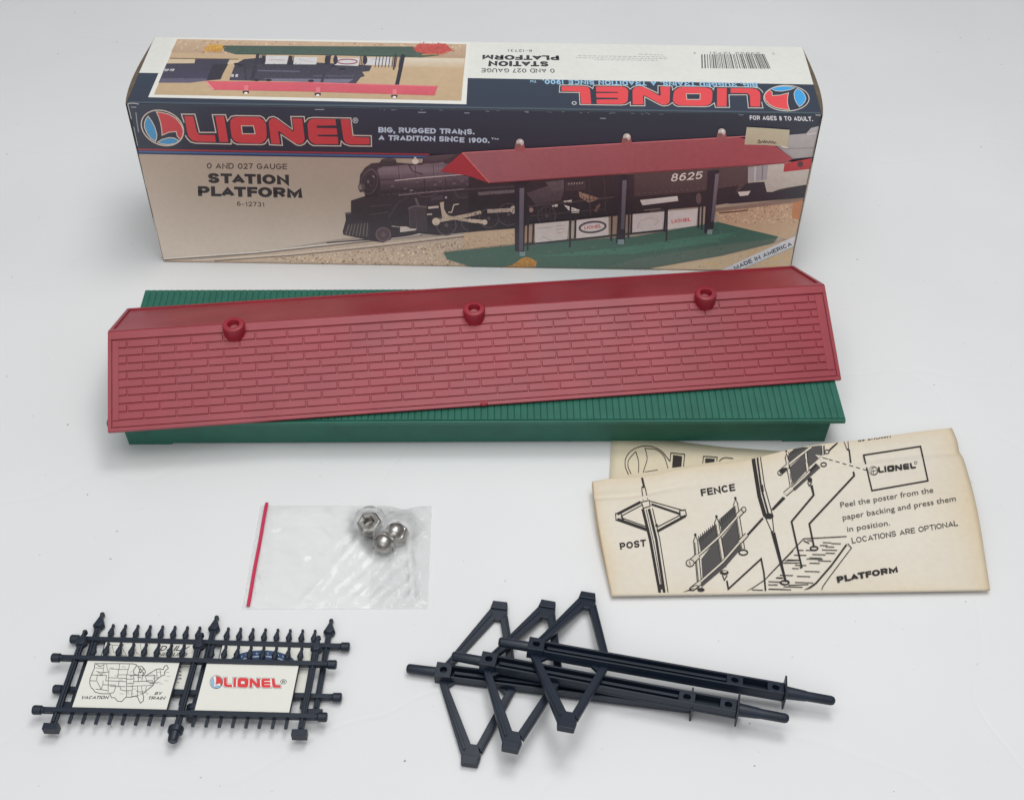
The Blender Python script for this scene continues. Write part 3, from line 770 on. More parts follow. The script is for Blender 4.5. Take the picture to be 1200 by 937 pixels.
A.ell(395, 480, 16, 34, (92, 76, 76)); A.line([(60, 552), (160, 542)], 6, (120, 104, 100))
# right: passenger car, ballast
A.poly([(490, 540), (1046, 478), (1015, 640), (965, 740), (885, 715), (520, 625)], (176, 148, 122), (182, 156, 126))
A.speckle([(495, 560), (1035, 505), (1010, 630), (560, 630)], 15, [(150, 112, 90), (200, 172, 140), (206, 184, 150), (160, 122, 98)], .75, .55)
A.line([(490, 552), (760, 522), (1044, 486)], 22, (128, 106, 94)); A.line([(520, 568), (600, 562), (700, 552)], 8, (96, 60, 52))
A.poly([(975, 510), (1035, 490), (1015, 610), (970, 600)], (176, 118, 80))
A.poly([(600, 470), (690, 390), (820, 372), (845, 440), (1062, 392), (1050, 474), (600, 512), (530, 508)], (44, 41, 48), (36, 34, 42))
A.poly([(636, 440), (715, 434), (700, 460), (650, 466)], (196, 186, 178))
A.poly([(700, 290), (930, 262), (1090, 240), (1062, 395), (900, 420), (850, 440), (815, 440), (800, 378), (700, 384)], (184, 176, 166), (168, 160, 150))
A.poly([(700, 290), (825, 272), (815, 365), (705, 380)], (150, 144, 146)); A.line([(745, 285), (742, 372)], 10, (180, 174, 170)); A.line([(790, 280), (786, 366)], 8, (118, 110, 112))
A.poly([(880, 165), (950, 95), (1060, 86), (1090, 52), (1141, 40), (1105, 228), (975, 240)], (168, 163, 162), (154, 148, 146))
A.line([(930, 180), (1115, 172)], 7, (136, 130, 130)); A.line([(1066, 90), (1125, 84)], 7, (188, 184, 184))
A.poly([(925, 265), (1094, 233), (1084, 300), (918, 318)], (176, 52, 56), (160, 46, 52)); A.ell(1022, 270, 19, 19, (84, 44, 50)); A.line([(1012, 276), (1034, 262)], 6, (60, 36, 42))
# platform deck in the picture
A.frame(0, 0, 1)
A.poly([(516, 295), (600, 286.5), (700, 279.5), (740, 277), (838, 260), (910, 277), (905, 284), (842, 299.5), (745, 316), (690, 317.6), (560, 315.3), (520, 303)], (56, 92, 80), (66, 90, 80))
A.poly([(909, 279), (904, 284.6), (842, 299.5), (745, 316), (690, 317.4), (740, 303), (842, 287)], (82, 98, 88), (76, 92, 82))
A.poly([(620, 300), (720, 290), (820, 276), (860, 272), (838, 283), (740, 297)], (66, 108, 92))
A.poly([(842, 299.8), (906, 284.6), (930, 277), (924.9, 313), (780, 317.6), (760, 314)], (178, 152, 124), (188, 164, 136))
A.speckle([(842, 302), (906, 287), (926, 282), (922, 310), (800, 316)], 4, [(200, 160, 80), (170, 140, 110), (196, 150, 100)], .5, .5)
A.speckle([(520, 297), (740, 281), (838, 264), (900, 277), (842, 296), (700, 313), (560, 311)], 4.2, [(60, 98, 84), (52, 86, 76), (72, 104, 92), (66, 90, 80)], .4, .5)
# fence and posters in the picture
A.frame(540, 150, 5.4545)
A.poly([(380, 625), (445, 618), (445, 725), (382, 730)], (150, 124, 104)); A.poly([(930, 560), (1075, 545), (1075, 660), (930, 680)], (136, 114, 100))
for (q, c) in (([(452, 610), (672, 590), (658, 720), (455, 742)], (190, 181, 176)), ([(720, 580), (925, 560), (925, 680), (718, 705)], (192, 183, 179)), ([(1080, 548), (1290, 530), (1272, 645), (1078, 668)], (188, 180, 176)), ([(1308, 528), (1500, 512), (1490, 622), (1300, 648)], (196, 188, 184))):
    A.poly(q, c)
A.ring(823, 630, 84, 33, 13, (74, 62, 70), rot=-.1); A.ring(823, 630, 74, 25, 5, (180, 172, 170), rot=-.1); A.caps('LIONEL', (770, 645), (880, 632), (770, 625), (880, 612), (176, 86, 84), 0.2)
A.caps('LIONEL', (1330, 605), (1455, 592), (1330, 583), (1455, 570), (186, 60, 62), 0.2)
for (a, b) in (((470, 640), (560, 632)), ((590, 625), (650, 618)), ((590, 645), (645, 640)), ((500, 690), (560, 715)), ((600, 670), (640, 660))): A.line([a, b], 3, (140, 130, 130))
A.line([(1110, 640), (1130, 590), (1200, 570), (1250, 590), (1220, 620)], 3, (156, 146, 146))
for x, y0, y1 in ((412, 520, 780), (445, 600, 740), (682, 500, 760), (715, 560, 700), (948, 520, 720), (1058, 500, 700), (1075, 540, 670)):
    A.line([(x, y0), (x - 6, y1)], 12, (44, 38, 44))
A.line([(380, 612), (720, 582), (1075, 545), (1300, 525)], 7, (48, 40, 44)); A.line([(385, 742), (720, 708), (1075, 672), (1300, 648)], 12, (44, 44, 48))
for x, y0, y1 in ((1303, 480, 720), (1290, 520, 660), (1508, 500, 640), (1530, 500, 650)): A.line([(x, y0), (x - 6, y1)], 11, (44, 38, 44))
# posts
for poly, strip, foot in (([(325, 350), (402, 345), (384, 792), (325, 782)], [(356, 382), (386, 380), (376, 780), (352, 780)], [(355, 786), (392, 786), (390, 815), (355, 813)]),
                          ([(1000, 305), (1046, 300), (1030, 735), (972, 730)], [(1015, 332), (1043, 330), (1026, 642), (1004, 645)], [(984, 710), (1026, 708), (1024, 740), (984, 740)])):
    A.poly(poly, (40, 36, 45)); A.poly(strip, (104, 96, 106), (80, 74, 84)); A.poly(foot, (112, 130, 132))
A.poly([(300, 352), (420, 342), (395, 372), (330, 374)], (38, 33, 40))
A.frame(740, 140, 5.2043)
A.poly([(452, 312), (522, 305), (482, 692), (428, 692)], (40, 35, 43)); A.poly([(498, 332), (522, 326), (490, 618), (470, 622)], (112, 102, 110), (84, 76, 86)); A.poly([(450, 670), (482, 668), (478, 698), (446, 698)], (116, 134, 132))
# the red roof in the picture
A.frame(0, 0, 1)
A.poly([(512.5, 200.6), (538, 178.8), (569, 214), (545, 205.5)], (156, 48, 56))
A.poly([(538, 178.6), (700, 169), (860, 159.5), (908, 171), (928, 185.5), (918, 190.5), (745, 202), (570, 214)], (150, 92, 96), (152, 66, 73), horiz=True)
A.line([(538, 178.8), (700, 169.2), (872, 159.2)], 1.2, (190, 110, 112)); A.line([(539, 179), (570, 213.6)], 1.4, (196, 104, 106)); A.line([(570, 213.8), (745, 201.8), (918, 190.4)], 1.0, (122, 46, 52))
for (x, y) in ((605.5, 168.5), (731, 162), (843, 156)):
    A.poly([(x - 6, y + 8), (x - 5, y - 1), (x + 5, y - 2), (x + 7, y + 8)], (150, 80, 80)); A.ell(x + .5, y - 2, 4.5, 4.2, (184, 172, 166)); A.ell(x - 1.5, y + 1.5, 3.4, 2.2, (120, 84, 80)); A.ell(x + 1.6, y - 3.2, 1.8, 1.5, (222, 214, 208))
# leaf, banner
A.frame(540, 150, 5.4545)
A.poly([(235, 888), (310, 870), (370, 828), (400, 820), (430, 828), (466, 850), (458, 888), (330, 895)], (172, 124, 56), (150, 104, 48))
A.speckle([(300, 870), (400, 825), (460, 850), (450, 885)], 14, [(200, 150, 70), (130, 88, 44)], .7, .5)
A.frame(740, 140, 5.2043)
A.poly([(530, 917), (992, 708), (978, 776), (640, 924)], (196, 196, 200), (186, 186, 190))
A.line([(640, 922), (978, 774)], 5, (150, 152, 160))
A.caps('MADE IN AMERICA', (618, 916), (972, 766), (606, 893), (962, 743), (58, 60, 68), 0.2)
pic = A.new().build('railway_picture', PICT, base)

# ---- logo and lettering of the front
A.frame(*F1)
HFi = np.linalg.inv(HF)
A.frame(0, 0, 1)
cq = [happly(HFi, x, y) for x, y in ((LX0, LY0), (LX1, LY0), (LX0, LY1), (LX1, LY1))]
logo(A, *cq, red=(180, 55, 60), blue=(62, 130, 172), cream=(186, 172, 158), dark=(36, 38, 52), ow=1.25, cw=1.3)
lg = A.new().build('logo', CARD, base)
A.frame(420, 130, 6.6667)
LB = (174, 184, 198)
A.caps('BIG, RUGGED TRAINS.', (138, 173), (885, 187), (138, 131), (885, 146), LB, 0.235, gap=.08)
A.caps('A TRADITION SINCE 1900.', (138, 233), (1002, 249), (140, 192), (1002, 209), LB, 0.235, gap=.08)
A.caps('TM', (1016, 222), (1072, 224), (1016, 207), (1072, 210), LB, 0.2)
A.frame(140, 30, 3.1233)
DK = (44, 40, 42)
A.caps('0 AND 027 GAUGE', (318, 525), (608, 528), (318, 504), (608, 507), (66, 58, 54), 0.18)
A.caps('STATION', (322, 577), (616, 583), (321, 541), (614, 547), DK, 0.27, gap=.07)
A.caps('PLATFORM', (286, 624), (663, 631), (285, 588), (661, 594), DK, 0.27, gap=.07)
A.caps('6-12731', (426, 660), (526, 663), (425, 643), (525, 646), (62, 55, 52), 0.16)
A.frame(0, 0, 1)
A.caps('FOR AGES 8 TO ADULT.', (877, 140.6), (952, 142.0), (876.5, 135.4), (951, 136.9), (206, 206, 208), 0.22)
A.frame(*F2); A.ring(930, 165, 22, 22, 5, (190, 186, 182)); A.caps('R', (920, 177), (942, 177), (920, 153), (942, 153), (190, 186, 182), 0.2)
# worn white spots along the fold
A.frame(0, 0, 1)
for k in range(26):
    x = random.uniform(420, 950); y = 123 + (x - 149.5) / 813 * 11 + random.uniform(1.6, 3.0)
    A.line([(x, y), (x + random.uniform(1, 6), y + random.uniform(-.4, .5))], random.uniform(.3, .7), (128, 132, 142))
for (x, y, l) in ((367, 129.3, 11), (155, 127, 6), (700, 139, 7), (487, 132.4, 9), (541, 133, 6)): A.line([(x, y), (x + l * .5, y + .2), (x + l, y + .1)], .9, (146, 150, 158))
A.line([(160.5, 133), (161.6, 144), (163.5, 156)], .9, (140, 142, 146))
for p, w in (([(151.2, 123.4), (153.0, 131), (155.4, 141)], .9), ([(158, 150), (160, 160), (162.5, 172)], .6), ([(168, 200), (172, 220)], .5), ([(180, 255), (186, 284), (190, 301)], .6), ([(151, 123), (158, 122.6), (164, 123.6)], 1.0), ([(955, 134.6), (961, 135.3)], 1.1)):
    A.line(p, w, (168, 166, 162))
A.line([(961.4, 137), (944, 216), (932, 276), (924.4, 314)], .9, (70, 62, 58)); A.line([(192, 304.8), (420, 308.8), (700, 313.8), (923, 317.8)], .7, (104, 94, 86))
lt = A.new().build('lettering', CARD, base)

# ---- old price sticker
A.frame(740, 140, 5.2043)
A.poly([(692, 43), (820, 50), (957, 60), (952, 120), (942, 172), (905, 160), (800, 152), (678, 150)], (182, 172, 148), (170, 158, 132))
A.curve([(758, 130), (770, 122), (774, 132), (764, 139), (780, 136), (790, 127), (796, 138), (804, 124), (808, 138), (818, 129), (826, 138), (836, 128), (842, 138), (852, 130), (858, 139), (872, 134)], 5, (70, 62, 52))
A.curve([(752, 142), (800, 140), (878, 144)], 2.5, (100, 92, 78)); A.line([(905, 160), (945, 170)], 8, (206, 196, 176))
sk = A.new().build('price_sticker', CARD, box); sk['label'] = 'beige paper sticker with a dark scribble'

# ---------------- top panel
A = TOA; A.frame(0, 0, 1)
A.poly([(180.6, 43.6), (942, 54.6), (954, 99), (400, 93), (163, 86.5)], WHITE)
A.poly([(163, 86.4), (552, 92), (954, 99), (962, 133), (151, 122)], (50, 60, 76), (46, 54, 70))
A.line([(152, 121.6), (400, 125), (961, 132.6)], 2.0, (72, 84, 96))
A.poly([(203, 44.0), (553, 49.2), (549.3, 123.2), (175, 115.6)], (226, 224, 217))
tbase = A.new().build('top_panel', CARD, box)
A.poly([(207, 45.8), (549.2, 51.7), (543.3, 119.2), (181.7, 112.5)], (200, 172, 140), (190, 164, 130))
A.poly([(207, 45.8), (549.2, 51.7), (548, 68), (200, 62)], (202, 174, 146), (176, 148, 124))
A.speckle([(207, 47), (545, 53), (545, 66), (202, 62)], 3.4, [(214, 190, 160), (176, 140, 112), (190, 160, 132)], .6, .55)
A.poly([(198, 70), (300, 72), (300, 76), (196.5, 75)], (206, 186, 158)); A.line([(199, 69), (280, 70)], 1, (110, 90, 80)); A.poly([(470, 68), (547, 69), (546, 80), (470, 79)], (216, 204, 186), (198, 174, 142))
A.frame(170, 40, 6)
A.poly([(152, 212), (350, 210), (355, 180), (600, 180), (572, 240), (540, 326), (430, 336), (330, 350), (100, 350)], (66, 62, 76), (72, 68, 88))
A.poly([(120, 318), (460, 318), (430, 336), (330, 350), (100, 350)], (98, 92, 112)); A.poly([(480, 220), (590, 215), (535, 325), (440, 330)], (52, 48, 60))
A.caps('86', (215, 250), (140, 250), (205, 268), (132, 268), (206, 204, 206), 0.18)
A.poly([(600, 332), (640, 215), (700, 180), (810, 170), (1150, 200), (1610, 225), (1590, 265), (1540, 270), (1560, 300), (1530, 310), (1495, 355), (1200, 342)], (58, 56, 68), (74, 70, 84))
A.poly([(840, 318), (1190, 320), (1480, 322), (1440, 350), (900, 336)], (120, 116, 134)); A.line([(800, 262), (1100, 268)], 9, (104, 100, 116)); A.line([(1190, 300), (1480, 300)], 8, (92, 90, 104))
for x in (625, 655): A.poly([(x - 10, 288), (x + 8, 288), (x + 6, 308), (x - 12, 308)], (196, 190, 192))
for x, y in ((650, 215), (680, 225), (795, 330), (880, 330), (1340, 230), (1400, 250), (1180, 335)): A.ell(x, y, 22, 9, (44, 42, 52))
A.poly([(545, 82), (1200, 86), (1900, 88), (1930, 120), (2090, 150), (1960, 166), (1200, 150), (640, 146), (560, 122)], (72, 90, 80), (78, 96, 86))
A.line([(640, 143), (1200, 147), (1900, 158)], 6, (58, 76, 68))
A.poly([(418, 104), (450, 75), (540, 74), (552, 100), (530, 128), (470, 122), (420, 128)], (208, 160, 78), (196, 142, 62))
A.poly([(1905, 95), (1940, 68), (2130, 66), (2150, 90), (2180, 115), (2100, 140), (1970, 136), (1915, 120)], (196, 88, 80), (186, 78, 72)); A.line([(1960, 146), (2090, 142)], 8, (190, 140, 80))
for q in ([(855, 155), (1015, 156), (1006, 216), (850, 215)], [(1056, 165), (1222, 165), (1214, 218), (1052, 217)], [(1350, 170), (1522, 170), (1512, 228), (1345, 222)], [(1570, 168), (1748, 164), (1742, 224), (1565, 220)]): A.poly(q, (206, 202, 202))
A.ring(1434, 197, 70, 17, 8, (150, 76, 84)); A.line([(880, 186), (990, 186)], 4, (180, 130, 130)); A.line([(1090, 180), (1190, 200)], 3, (170, 164, 164)); A.line([(1600, 180), (1700, 178)], 4, (160, 156, 158))
for x in range(8): A.line([(1640 + 24 * x, 160), (1630 + 24 * x, 238)], 6, (62, 58, 68))
A.line([(800, 140), (790, 200), (760, 335)], 24, (54, 52, 64)); A.line([(700, 190), (720, 330)], 14, (58, 56, 66))
A.line([(1310, 150), (1290, 235), (1255, 345)], 20, (64, 62, 74)); A.line([(1830, 145), (1810, 250), (1785, 372)], 28, (48, 46, 58)); A.line([(1775, 140), (1762, 255)], 12, (58, 54, 64))
for x in (840, 1030, 1290, 1350, 1560): A.ell(x, 185, 16, 32, (52, 50, 62))
A.poly([(430, 338), (1200, 345), (2075, 370), (2052, 438), (1200, 413), (486, 400)], (212, 96, 108), (204, 88, 100))
A.line([(436, 340), (492, 398)], 7, (232, 160, 160)); A.line([(1200, 349), (2060, 373)], 4, (226, 130, 136))
for (x, y) in ((722, 418), (1230, 432), (1770, 445)): A.poly([(x - 24, y - 10), (x + 22, y - 10), (x + 20, y + 8), (x - 22, y + 8)], (72, 52, 52)); A.ell(x, y + 6, 12, 7, (244, 240, 236)); A.poly([(x - 14, y - 50), (x + 16, y - 50), (x + 14, y - 12), (x - 12, y - 12)], (222, 122, 130))
A.speckle([(650, 225), (1000, 205), (1560, 235), (1500, 320), (700, 330)], 13, [(48, 46, 58), (84, 80, 94), (66, 63, 76), (98, 94, 108)], .55, .45)
A.speckle([(160, 225), (560, 200), (540, 320), (120, 340)], 15, [(72, 68, 82), (60, 56, 70)], .4, .4)
A.speckle([(405, 95), (450, 66), (560, 70), (570, 115), (520, 136), (410, 132)], 12, [(216, 170, 84), (190, 138, 60), (226, 184, 104), (170, 120, 60)], .8, .6)
A.speckle([(1890, 90), (1940, 58), (2150, 60), (2200, 115), (2110, 150), (1930, 140)], 13, [(204, 92, 84), (170, 66, 64), (216, 116, 96), (186, 80, 70)], .8, .6)
A.speckle([(560, 95), (1900, 98), (1930, 140), (650, 138)], 16, [(66, 84, 74), (82, 98, 88), (74, 92, 82)], .5, .5)
for x0, y0 in ((1040, 160), (840, 150), (1300, 160), (1545, 165)):
    for k in range(4): A.line([(x0 - 18 + 11 * k, y0 - 6), (x0 - 24 + 11 * k, y0 + 60)], 5, (50, 48, 60))
A.new().build('railway_picture', PICT, tbase)
A = TOA
# lettering of the top, printed to be read from behind
A.frame(640, 85, 3.6364)
logo(A, (1122, 56), (66, 47), (1120, 166), (66, 153), red=(224, 74, 78), blue=(62, 160, 220), cream=(204, 196, 186), dark=(44, 52, 66), ow=.9, cw=.95)
A.ring(128, 133, 9, 6, 3.2, (200, 200, 200), n=14)
A.new().build('logo', CARD, tbase)
A.frame(560, 40, 3)
A.caps('BIG, RUGGED TRAINS. A TRADITION SINCE 1900.', (985, 171.5), (235, 160.5), (988, 188), (235, 177), (150, 192, 220), 0.22)
A.caps('TM', (214, 163), (192, 163), (214, 172), (192, 172), (150, 190, 214), 0.2)
A.caps('STATION', (256, 96), (46, 95), (258, 114.5), (44, 114), (56, 56, 60), 0.27, gap=.07)
A.caps('PLATFORM', (293, 75), (24, 73), (295, 92), (22, 90.5), (56, 56, 60), 0.27, gap=.07)
A.caps('0 AND 027 GAUGE', (277, 122.5), (21, 121), (279, 137), (20, 136), (84, 84, 88), 0.18)
A.caps('6-12731', (199, 54), (113, 53), (200, 62.5), (113, 62), (92, 92, 96), 0.16)
for y0, y1, x0, x1 in ((73, 69, 660, 570), (80, 76, 668, 372), (86, 83, 672, 356), (92, 90, 640, 420)):
    x = x0
    while x > x1:
        w = random.uniform(5, 16); yy = y0 + (y1 - y0) * (x0 - x) / (x0 - x1); A.line([(x, yy), (x - w, yy - .05 * w / 8)], 2.2, (168, 168, 166)); x -= w + 4
x = 793.0
while x < 1030:
    w = random.choice((1.8, 2.2, 3.4, 5)); g = random.choice((2.8, 3.4, 5.5)); u = (x - 793) / 242
    xb, xt = x + u * 4, x - u * 18 + 0
    A.poly([(xt, 70), (xt + w * .93, 70), (xb + w, 120 + u * 1.5), (xb, 120 + u * 1.5)], (98, 98, 98)); x += w + g
A.caps('23922 12731', (1000, 63), (822, 61), (1001, 70), (822, 68), (120, 120, 120), 0.14)
A.caps('0', (1050, 64), (1042, 64), (1050, 71), (1042, 71), (120, 120, 120), 0.14); A.caps('5', (774, 62), (766, 62), (774, 69), (766, 69), (120, 120, 120), 0.14)
A.new().build('lettering', CARD, tbase)

# ------------------------------------------------------------------ green platform
PX, PY, PA, PL, PW, PH = -0.02146, -0.04728, 0.02179, 0.46651, 0.12937, 0.02753
plat = thing('toy_platform', 'long dark green plastic platform base with ribbed planks lying under the red roof', 'platform', (PX, PY, 0), PA)
mb = MB(); T = 0.0032; n = 111; pt = PL / n; sec = []
for k in range(n):
    x = -PL / 2 + k * pt
    for fx, dz in ((0.0, -.0005), (.09, -.00006), (.28, 0), (.5, .00004), (.72, 0), (.91, -.00006)): sec.append((x + fx * pt, dz))
sec.append((PL / 2, -.0005)); sec[0] = (-PL / 2, -.0002); sec[-1] = (PL / 2, -.0002)
rows = [[(x, .0, PH - T) for x, z in sec], [(x, .0, PH - .0006) for x, z in sec], [(x, .0004, PH - .0003) for x, z in sec], [(x, .0012, PH - .0003) for x, z in sec], [(x, .00125, PH - .0008) for x, z in sec], [(x, .0017, PH - .0008) for x, z in sec],
        [(x, .0018, PH + z) for x, z in sec], [(x, PW * .5, PH + z) for x, z in sec], [(x, PW, PH + z) for x, z in sec], [(x, PW, PH - T) for x, z in sec], [(x, .0, PH - T) for x, z in sec]]
mb.grid(rows)
for sgn in (0, -1):
    col = [r[sgn] for r in rows[:-1]]; mb.ngon(col if sgn else list(reversed(col)))
deck = mb.build('deck', GREEN_P, plat); smooth_by_angle(deck, 30)
mb = MB(); ins = 0.0062; d = 0.0012


def skirt(z0, z1, x0, x1, y0, y1, taper):
    mb.prism([(x0 + taper, y0 + taper), (x1 - taper, y0 + taper), (x1 - taper, y1 - taper), (x0 + taper, y1 - taper)], z0, z1, taper=[(x0, y0), (x1, y0), (x1, y1), (x0, y1)])


skirt(0.0011, PH - T + .0002, -PL / 2 + ins, PL / 2 - ins, ins, PW - ins, 0.001)
mb.build('skirt', GREEN_P, plat, 0.0006)
for sx_ in (-1, 1):
    for sy_ in (0, 1):
        mb = MB(); xe = sx_ * (PL / 2 - ins - .0010); xi = xe - sx_ * .028
        y0, y1 = (ins + .0010, ins + .012) if sy_ == 0 else (PW - ins - .012, PW - ins - .0010)
        mb.box(min(xe, xi), max(xe, xi), y0, y1, 0, .0016); mb.build('foot', GREEN_P, plat, .0003)

# ------------------------------------------------------------------ red roof
RX, RY, RA, RL, RW, RR = -0.01831, -0.03395, 0.11720, 0.46886, 0.11660, 0.03213
RZ = PH + 0.0012
roof = thing('toy_roof', 'long red plastic gable roof with brick pattern lying across the green platform', 'roof', (RX, RY, RZ), RA)
SL = math.hypot(RW / 2, RR - .0012); ang = math.atan2(RR - .0012, RW / 2)
for side in (0, 1):
    mb = MB()
    if side == 0: M = Matrix.Rotation(ang, 4, 'X')
    else: M = Matrix.Translation((0, RW, 0)) @ Matrix.Rotation(math.pi, 4, 'Z') @ Matrix.Rotation(ang, 4, 'X')
    h = RL / 2; th = .0016
    mb.box(-h, h, 0, SL, -th, 0, M=M)                      # recessed sheet
    rim = .0022; rh = .0011
    for (x0, x1, y0, y1) in ((-h, h, -.0002, rim), (-h, -h + rim, rim, SL - .0052), (h - rim, h, rim, SL - .0052), (-h, h, SL - .0052, SL + .0002)):
        mb.box(x0, x1, y0, y1, -.0004 if y0 > 0 else -th - .0002, rh, M=M)
    if side == 0:
        v0, pv, g = .0070, (SL - .0052 - .0008 - .0070) / 10, .00062
        ub = -h + .0062; ue = h - .0075; bl = .02020
        for r_ in range(10):
            off = 0.0158 if r_ % 2 == 0 else 0.0056
            cuts = [ub] + [ub + off + bl * k for k in range(40) if ub + off + bl * k < ue - .002] + [ue]
            for a, b in zip(cuts[:-1], cuts[1:]):
                y0, y1 = v0 + r_ * pv + g / 2, v0 + (r_ + 1) * pv - g / 2
                x0, x1 = a + g / 2, b - g / 2; c = .0002
                mb.prism([(x0, y0), (x1, y0), (x1, y1), (x0, y1)], -.0002, .00080, M=M, taper=[(x0 + c, y0 + c), (x1 - c, y0 + c), (x1 - c, y1 - c), (x0 + c, y1 - c)])
        # plain border round the bricks at their level
        for (x0, x1, y0, y1) in ((-h + rim + .0006, ub + g / 2 + .0002, v0, SL - .006), (ue - g / 2 - .0002, h - rim - .0006, v0, SL - .006), (-h + rim + .0006, h - rim - .0006, rim + .0005, v0 - g / 2)):
            mb.box(x0, x1, y0, y1, -.0002, .00078, M=M)
    ob = mb.build('roof_slope', RED_P, roof, .00022 if side else .00018, seg=2)
    ob['label'] = 'brick patterned slope facing the front' if side == 0 else 'smooth glossy slope facing the box'
for (px, py) in ((273, 381), (556.5, 367.5), (829, 347.5)):
    ztop = RZ + RR + .0037
    w_ = at(px, py, ztop); l = Matrix.Rotation(-RA, 4, 'Z') @ (w_ - Vector((RX, RY, RZ)))
    M = Matrix.Translation((l.x, RW / 2 - .0046, 0)); zt = RR + .0037
    mb = MB(); R_ = .0072; Ri = .0037
    mb.lathe([(Ri * .9, RR - .012), (Ri, zt - .0004), (Ri + .0003, zt), (R_ - .0010, zt), (R_ - .0003, zt - .0004), (R_, zt - .0012), (R_ - .0003, zt - .007), (R_ - .0008, RR - .010), (Ri * .9, RR - .012)], M, 36, cap=False)
    mb.lathe([(.0001, RR - .019), (Ri * .9, RR - .019), (Ri * .9, RR - .011)], M, 36, cap=False)
    ob = mb.build('finial_socket', RED_P, roof); smooth_by_angle(ob, 40)
mb = MB()
mb.lathe([(.0030, .0002), (.0030, .0014), (.0026, .0017)], Matrix.Translation((0.0005, .0016, 0)), 20); mb.build('mould_tab', RED_P, roof, .0002)

# ------------------------------------------------------------------ toy fences
FENCES = 'toy fences stacked on the table'
LBL_A = 'navy toy fence on top, with a map poster and a white logo poster'
LBL_B = 'navy toy fence lying underneath, its timetable and blue oval posters mostly covered'


SHEAR = 0.0


def build_fence(name, label, loc, rz, tilt):
    SHM = Matrix.Identity(4); SHM[0][1] = SHEAR
    Mx = Matrix.Translation(loc) @ Matrix.Rotation(rz, 4, 'Z') @ Matrix.Rotation(tilt, 4, 'X')
    f = thing(name, label, 'fence', M=Mx, group=FENCES)
    for k in range(3):                                       # posts, local x = along, y = up the fence
        mb = MB(); x = .0655 * k; w = .0016
        mb.prism([(x - w, .0025), (x + w, .0025), (x + w, .052), (x - w, .052)], 0, .0026)
        mb.prism([(x - .0006, .004), (x + .0006, .004), (x + .0006, .051), (x - .0006, .051)], .0024, .0036)
        head = [(x - .0021, .0515), (x + .0021, .0515), (x + .0035, .0535), (x + .0008, .0597), (x + .0014, .0612), (x + .0008, .0626), (x - .0008, .0626), (x - .0014, .0612), (x - .0008, .0597), (x - .0035, .0535)]
        ins = [(x + (a - x) * .55, .0568 + (b - .0568) * .8) for a, b in head]
        mb.prism(head, .0001, .0022); mb.prism(head, .0022, .0038, taper=ins)
        if k == 1:
            mb.lathe([(.0041, 0), (.0041, .0034)], Matrix.Translation((x, .0032, .0019)) @ Matrix.Rotation(math.pi / 2, 4, 'X'), 18)
            mb.lathe([(.0030, 0), (.0026, .0052), (.0020, .0056)], Matrix.Translation((x, -.0001, .0024)) @ Matrix.Rotation(math.pi / 2, 4, 'X'), 18)
        else:
            mb.box(x - .0041, x + .0041, -.0012, .0026, -.0008, .0046)
        mb.build('post', NAVY_P, f, .00035, M=SHM)
    for y in (.0110, .0435):                                 # rails with round end knobs
        mb = MB(); w = .0014
        mb.box(-.0076, .1386, y - w, y + w, .0008, .0040)
        for x, s in ((-.0076, -1), (.1386, 1)):
            Mk = Matrix.Translation((x, y, .0026)) @ Matrix.Rotation(s * math.pi / 2, 4, 'Y')
            mb.lathe([(.0019, -.001), (.0019, .0004), (.0025, .0006), (.0026, .0048), (.0021, .0054)], Mk, 20)
        ob = mb.build('rail', NAVY_P, f, .0003, M=SHM); smooth_by_angle(ob, 40)
    for b in range(2):
        for k in range(8):
            x = .0655 * b + .0081 + .00704 * k; mb = MB(); w = .00085
            mb.box(x - w, x + w, .0042, .0470, .0005, .0020)
            head = [(x - .0008, .0462), (x + .0008, .0462), (x + .0018, .0490), (x + .0006, .0530), (x + .0009, .0541), (x + .0005, .0550), (x - .0005, .0550), (x - .0009, .0541), (x - .0006, .0530), (x - .0018, .0490)]
            mb.prism(head, .0003, .0020, taper=None); mb.prism(head, .0020, .0028, taper=[(x + (a - x) * .5, .0505 + (c - .0505) * .8) for a, c in head])
            mb.build('picket', NAVY_P, f, .0002, M=SHM)
    panels = []
    for b in range(2):
        mb = MB(); x0 = .0655 * b + .0072
        mb.box(x0 - .0004, x0 + .0508, .0128, .0425, .0010, .0026)
        panels.append(mb.build('sign_panel', NAVY_P, f, .0002, M=SHM))
    return f, panels, Mx


def poster(f, Mx, panel, b, draw, label):
    """paper poster glued on the panel, its print in the same mesh"""
    x0, x1, y0, y1, zz = .0655 * b + .0074, .0655 * b + .0578, .0132, .0421, .00272
    Mi = Mx.inverted()
    nrm_ = Vector((0, 0, 1))

    def fpt(px, py, lift):                                    # the sheet's own plane, found by ray
        p0 = Vector(CAM); dd = Vector((px - 600) / FOC * RT - (py - 468.5) / FOC * UP + FW)
        a = Mi @ p0; b_ = Mi @ (p0 + dd); t = (zz - a.z) / (b_.z - a.z); q = a + (b_ - a) * t
        return Vector((q.x, q.y, zz + 4e-5 + lift))
    A = Art(fpt, nrm_, gain=0.88)
    pq = MB(); pq.box(x0, x1, y0, y1, .0025, zz, A.colr((219, 218, 209))); pq.v = [(a + SHEAR * b_, b_, c) for a, b_, c in pq.v]; A.mb = pq
    draw(A)
    ob = A.mb.build('poster', POSTER_M, panel); ob['label'] = label


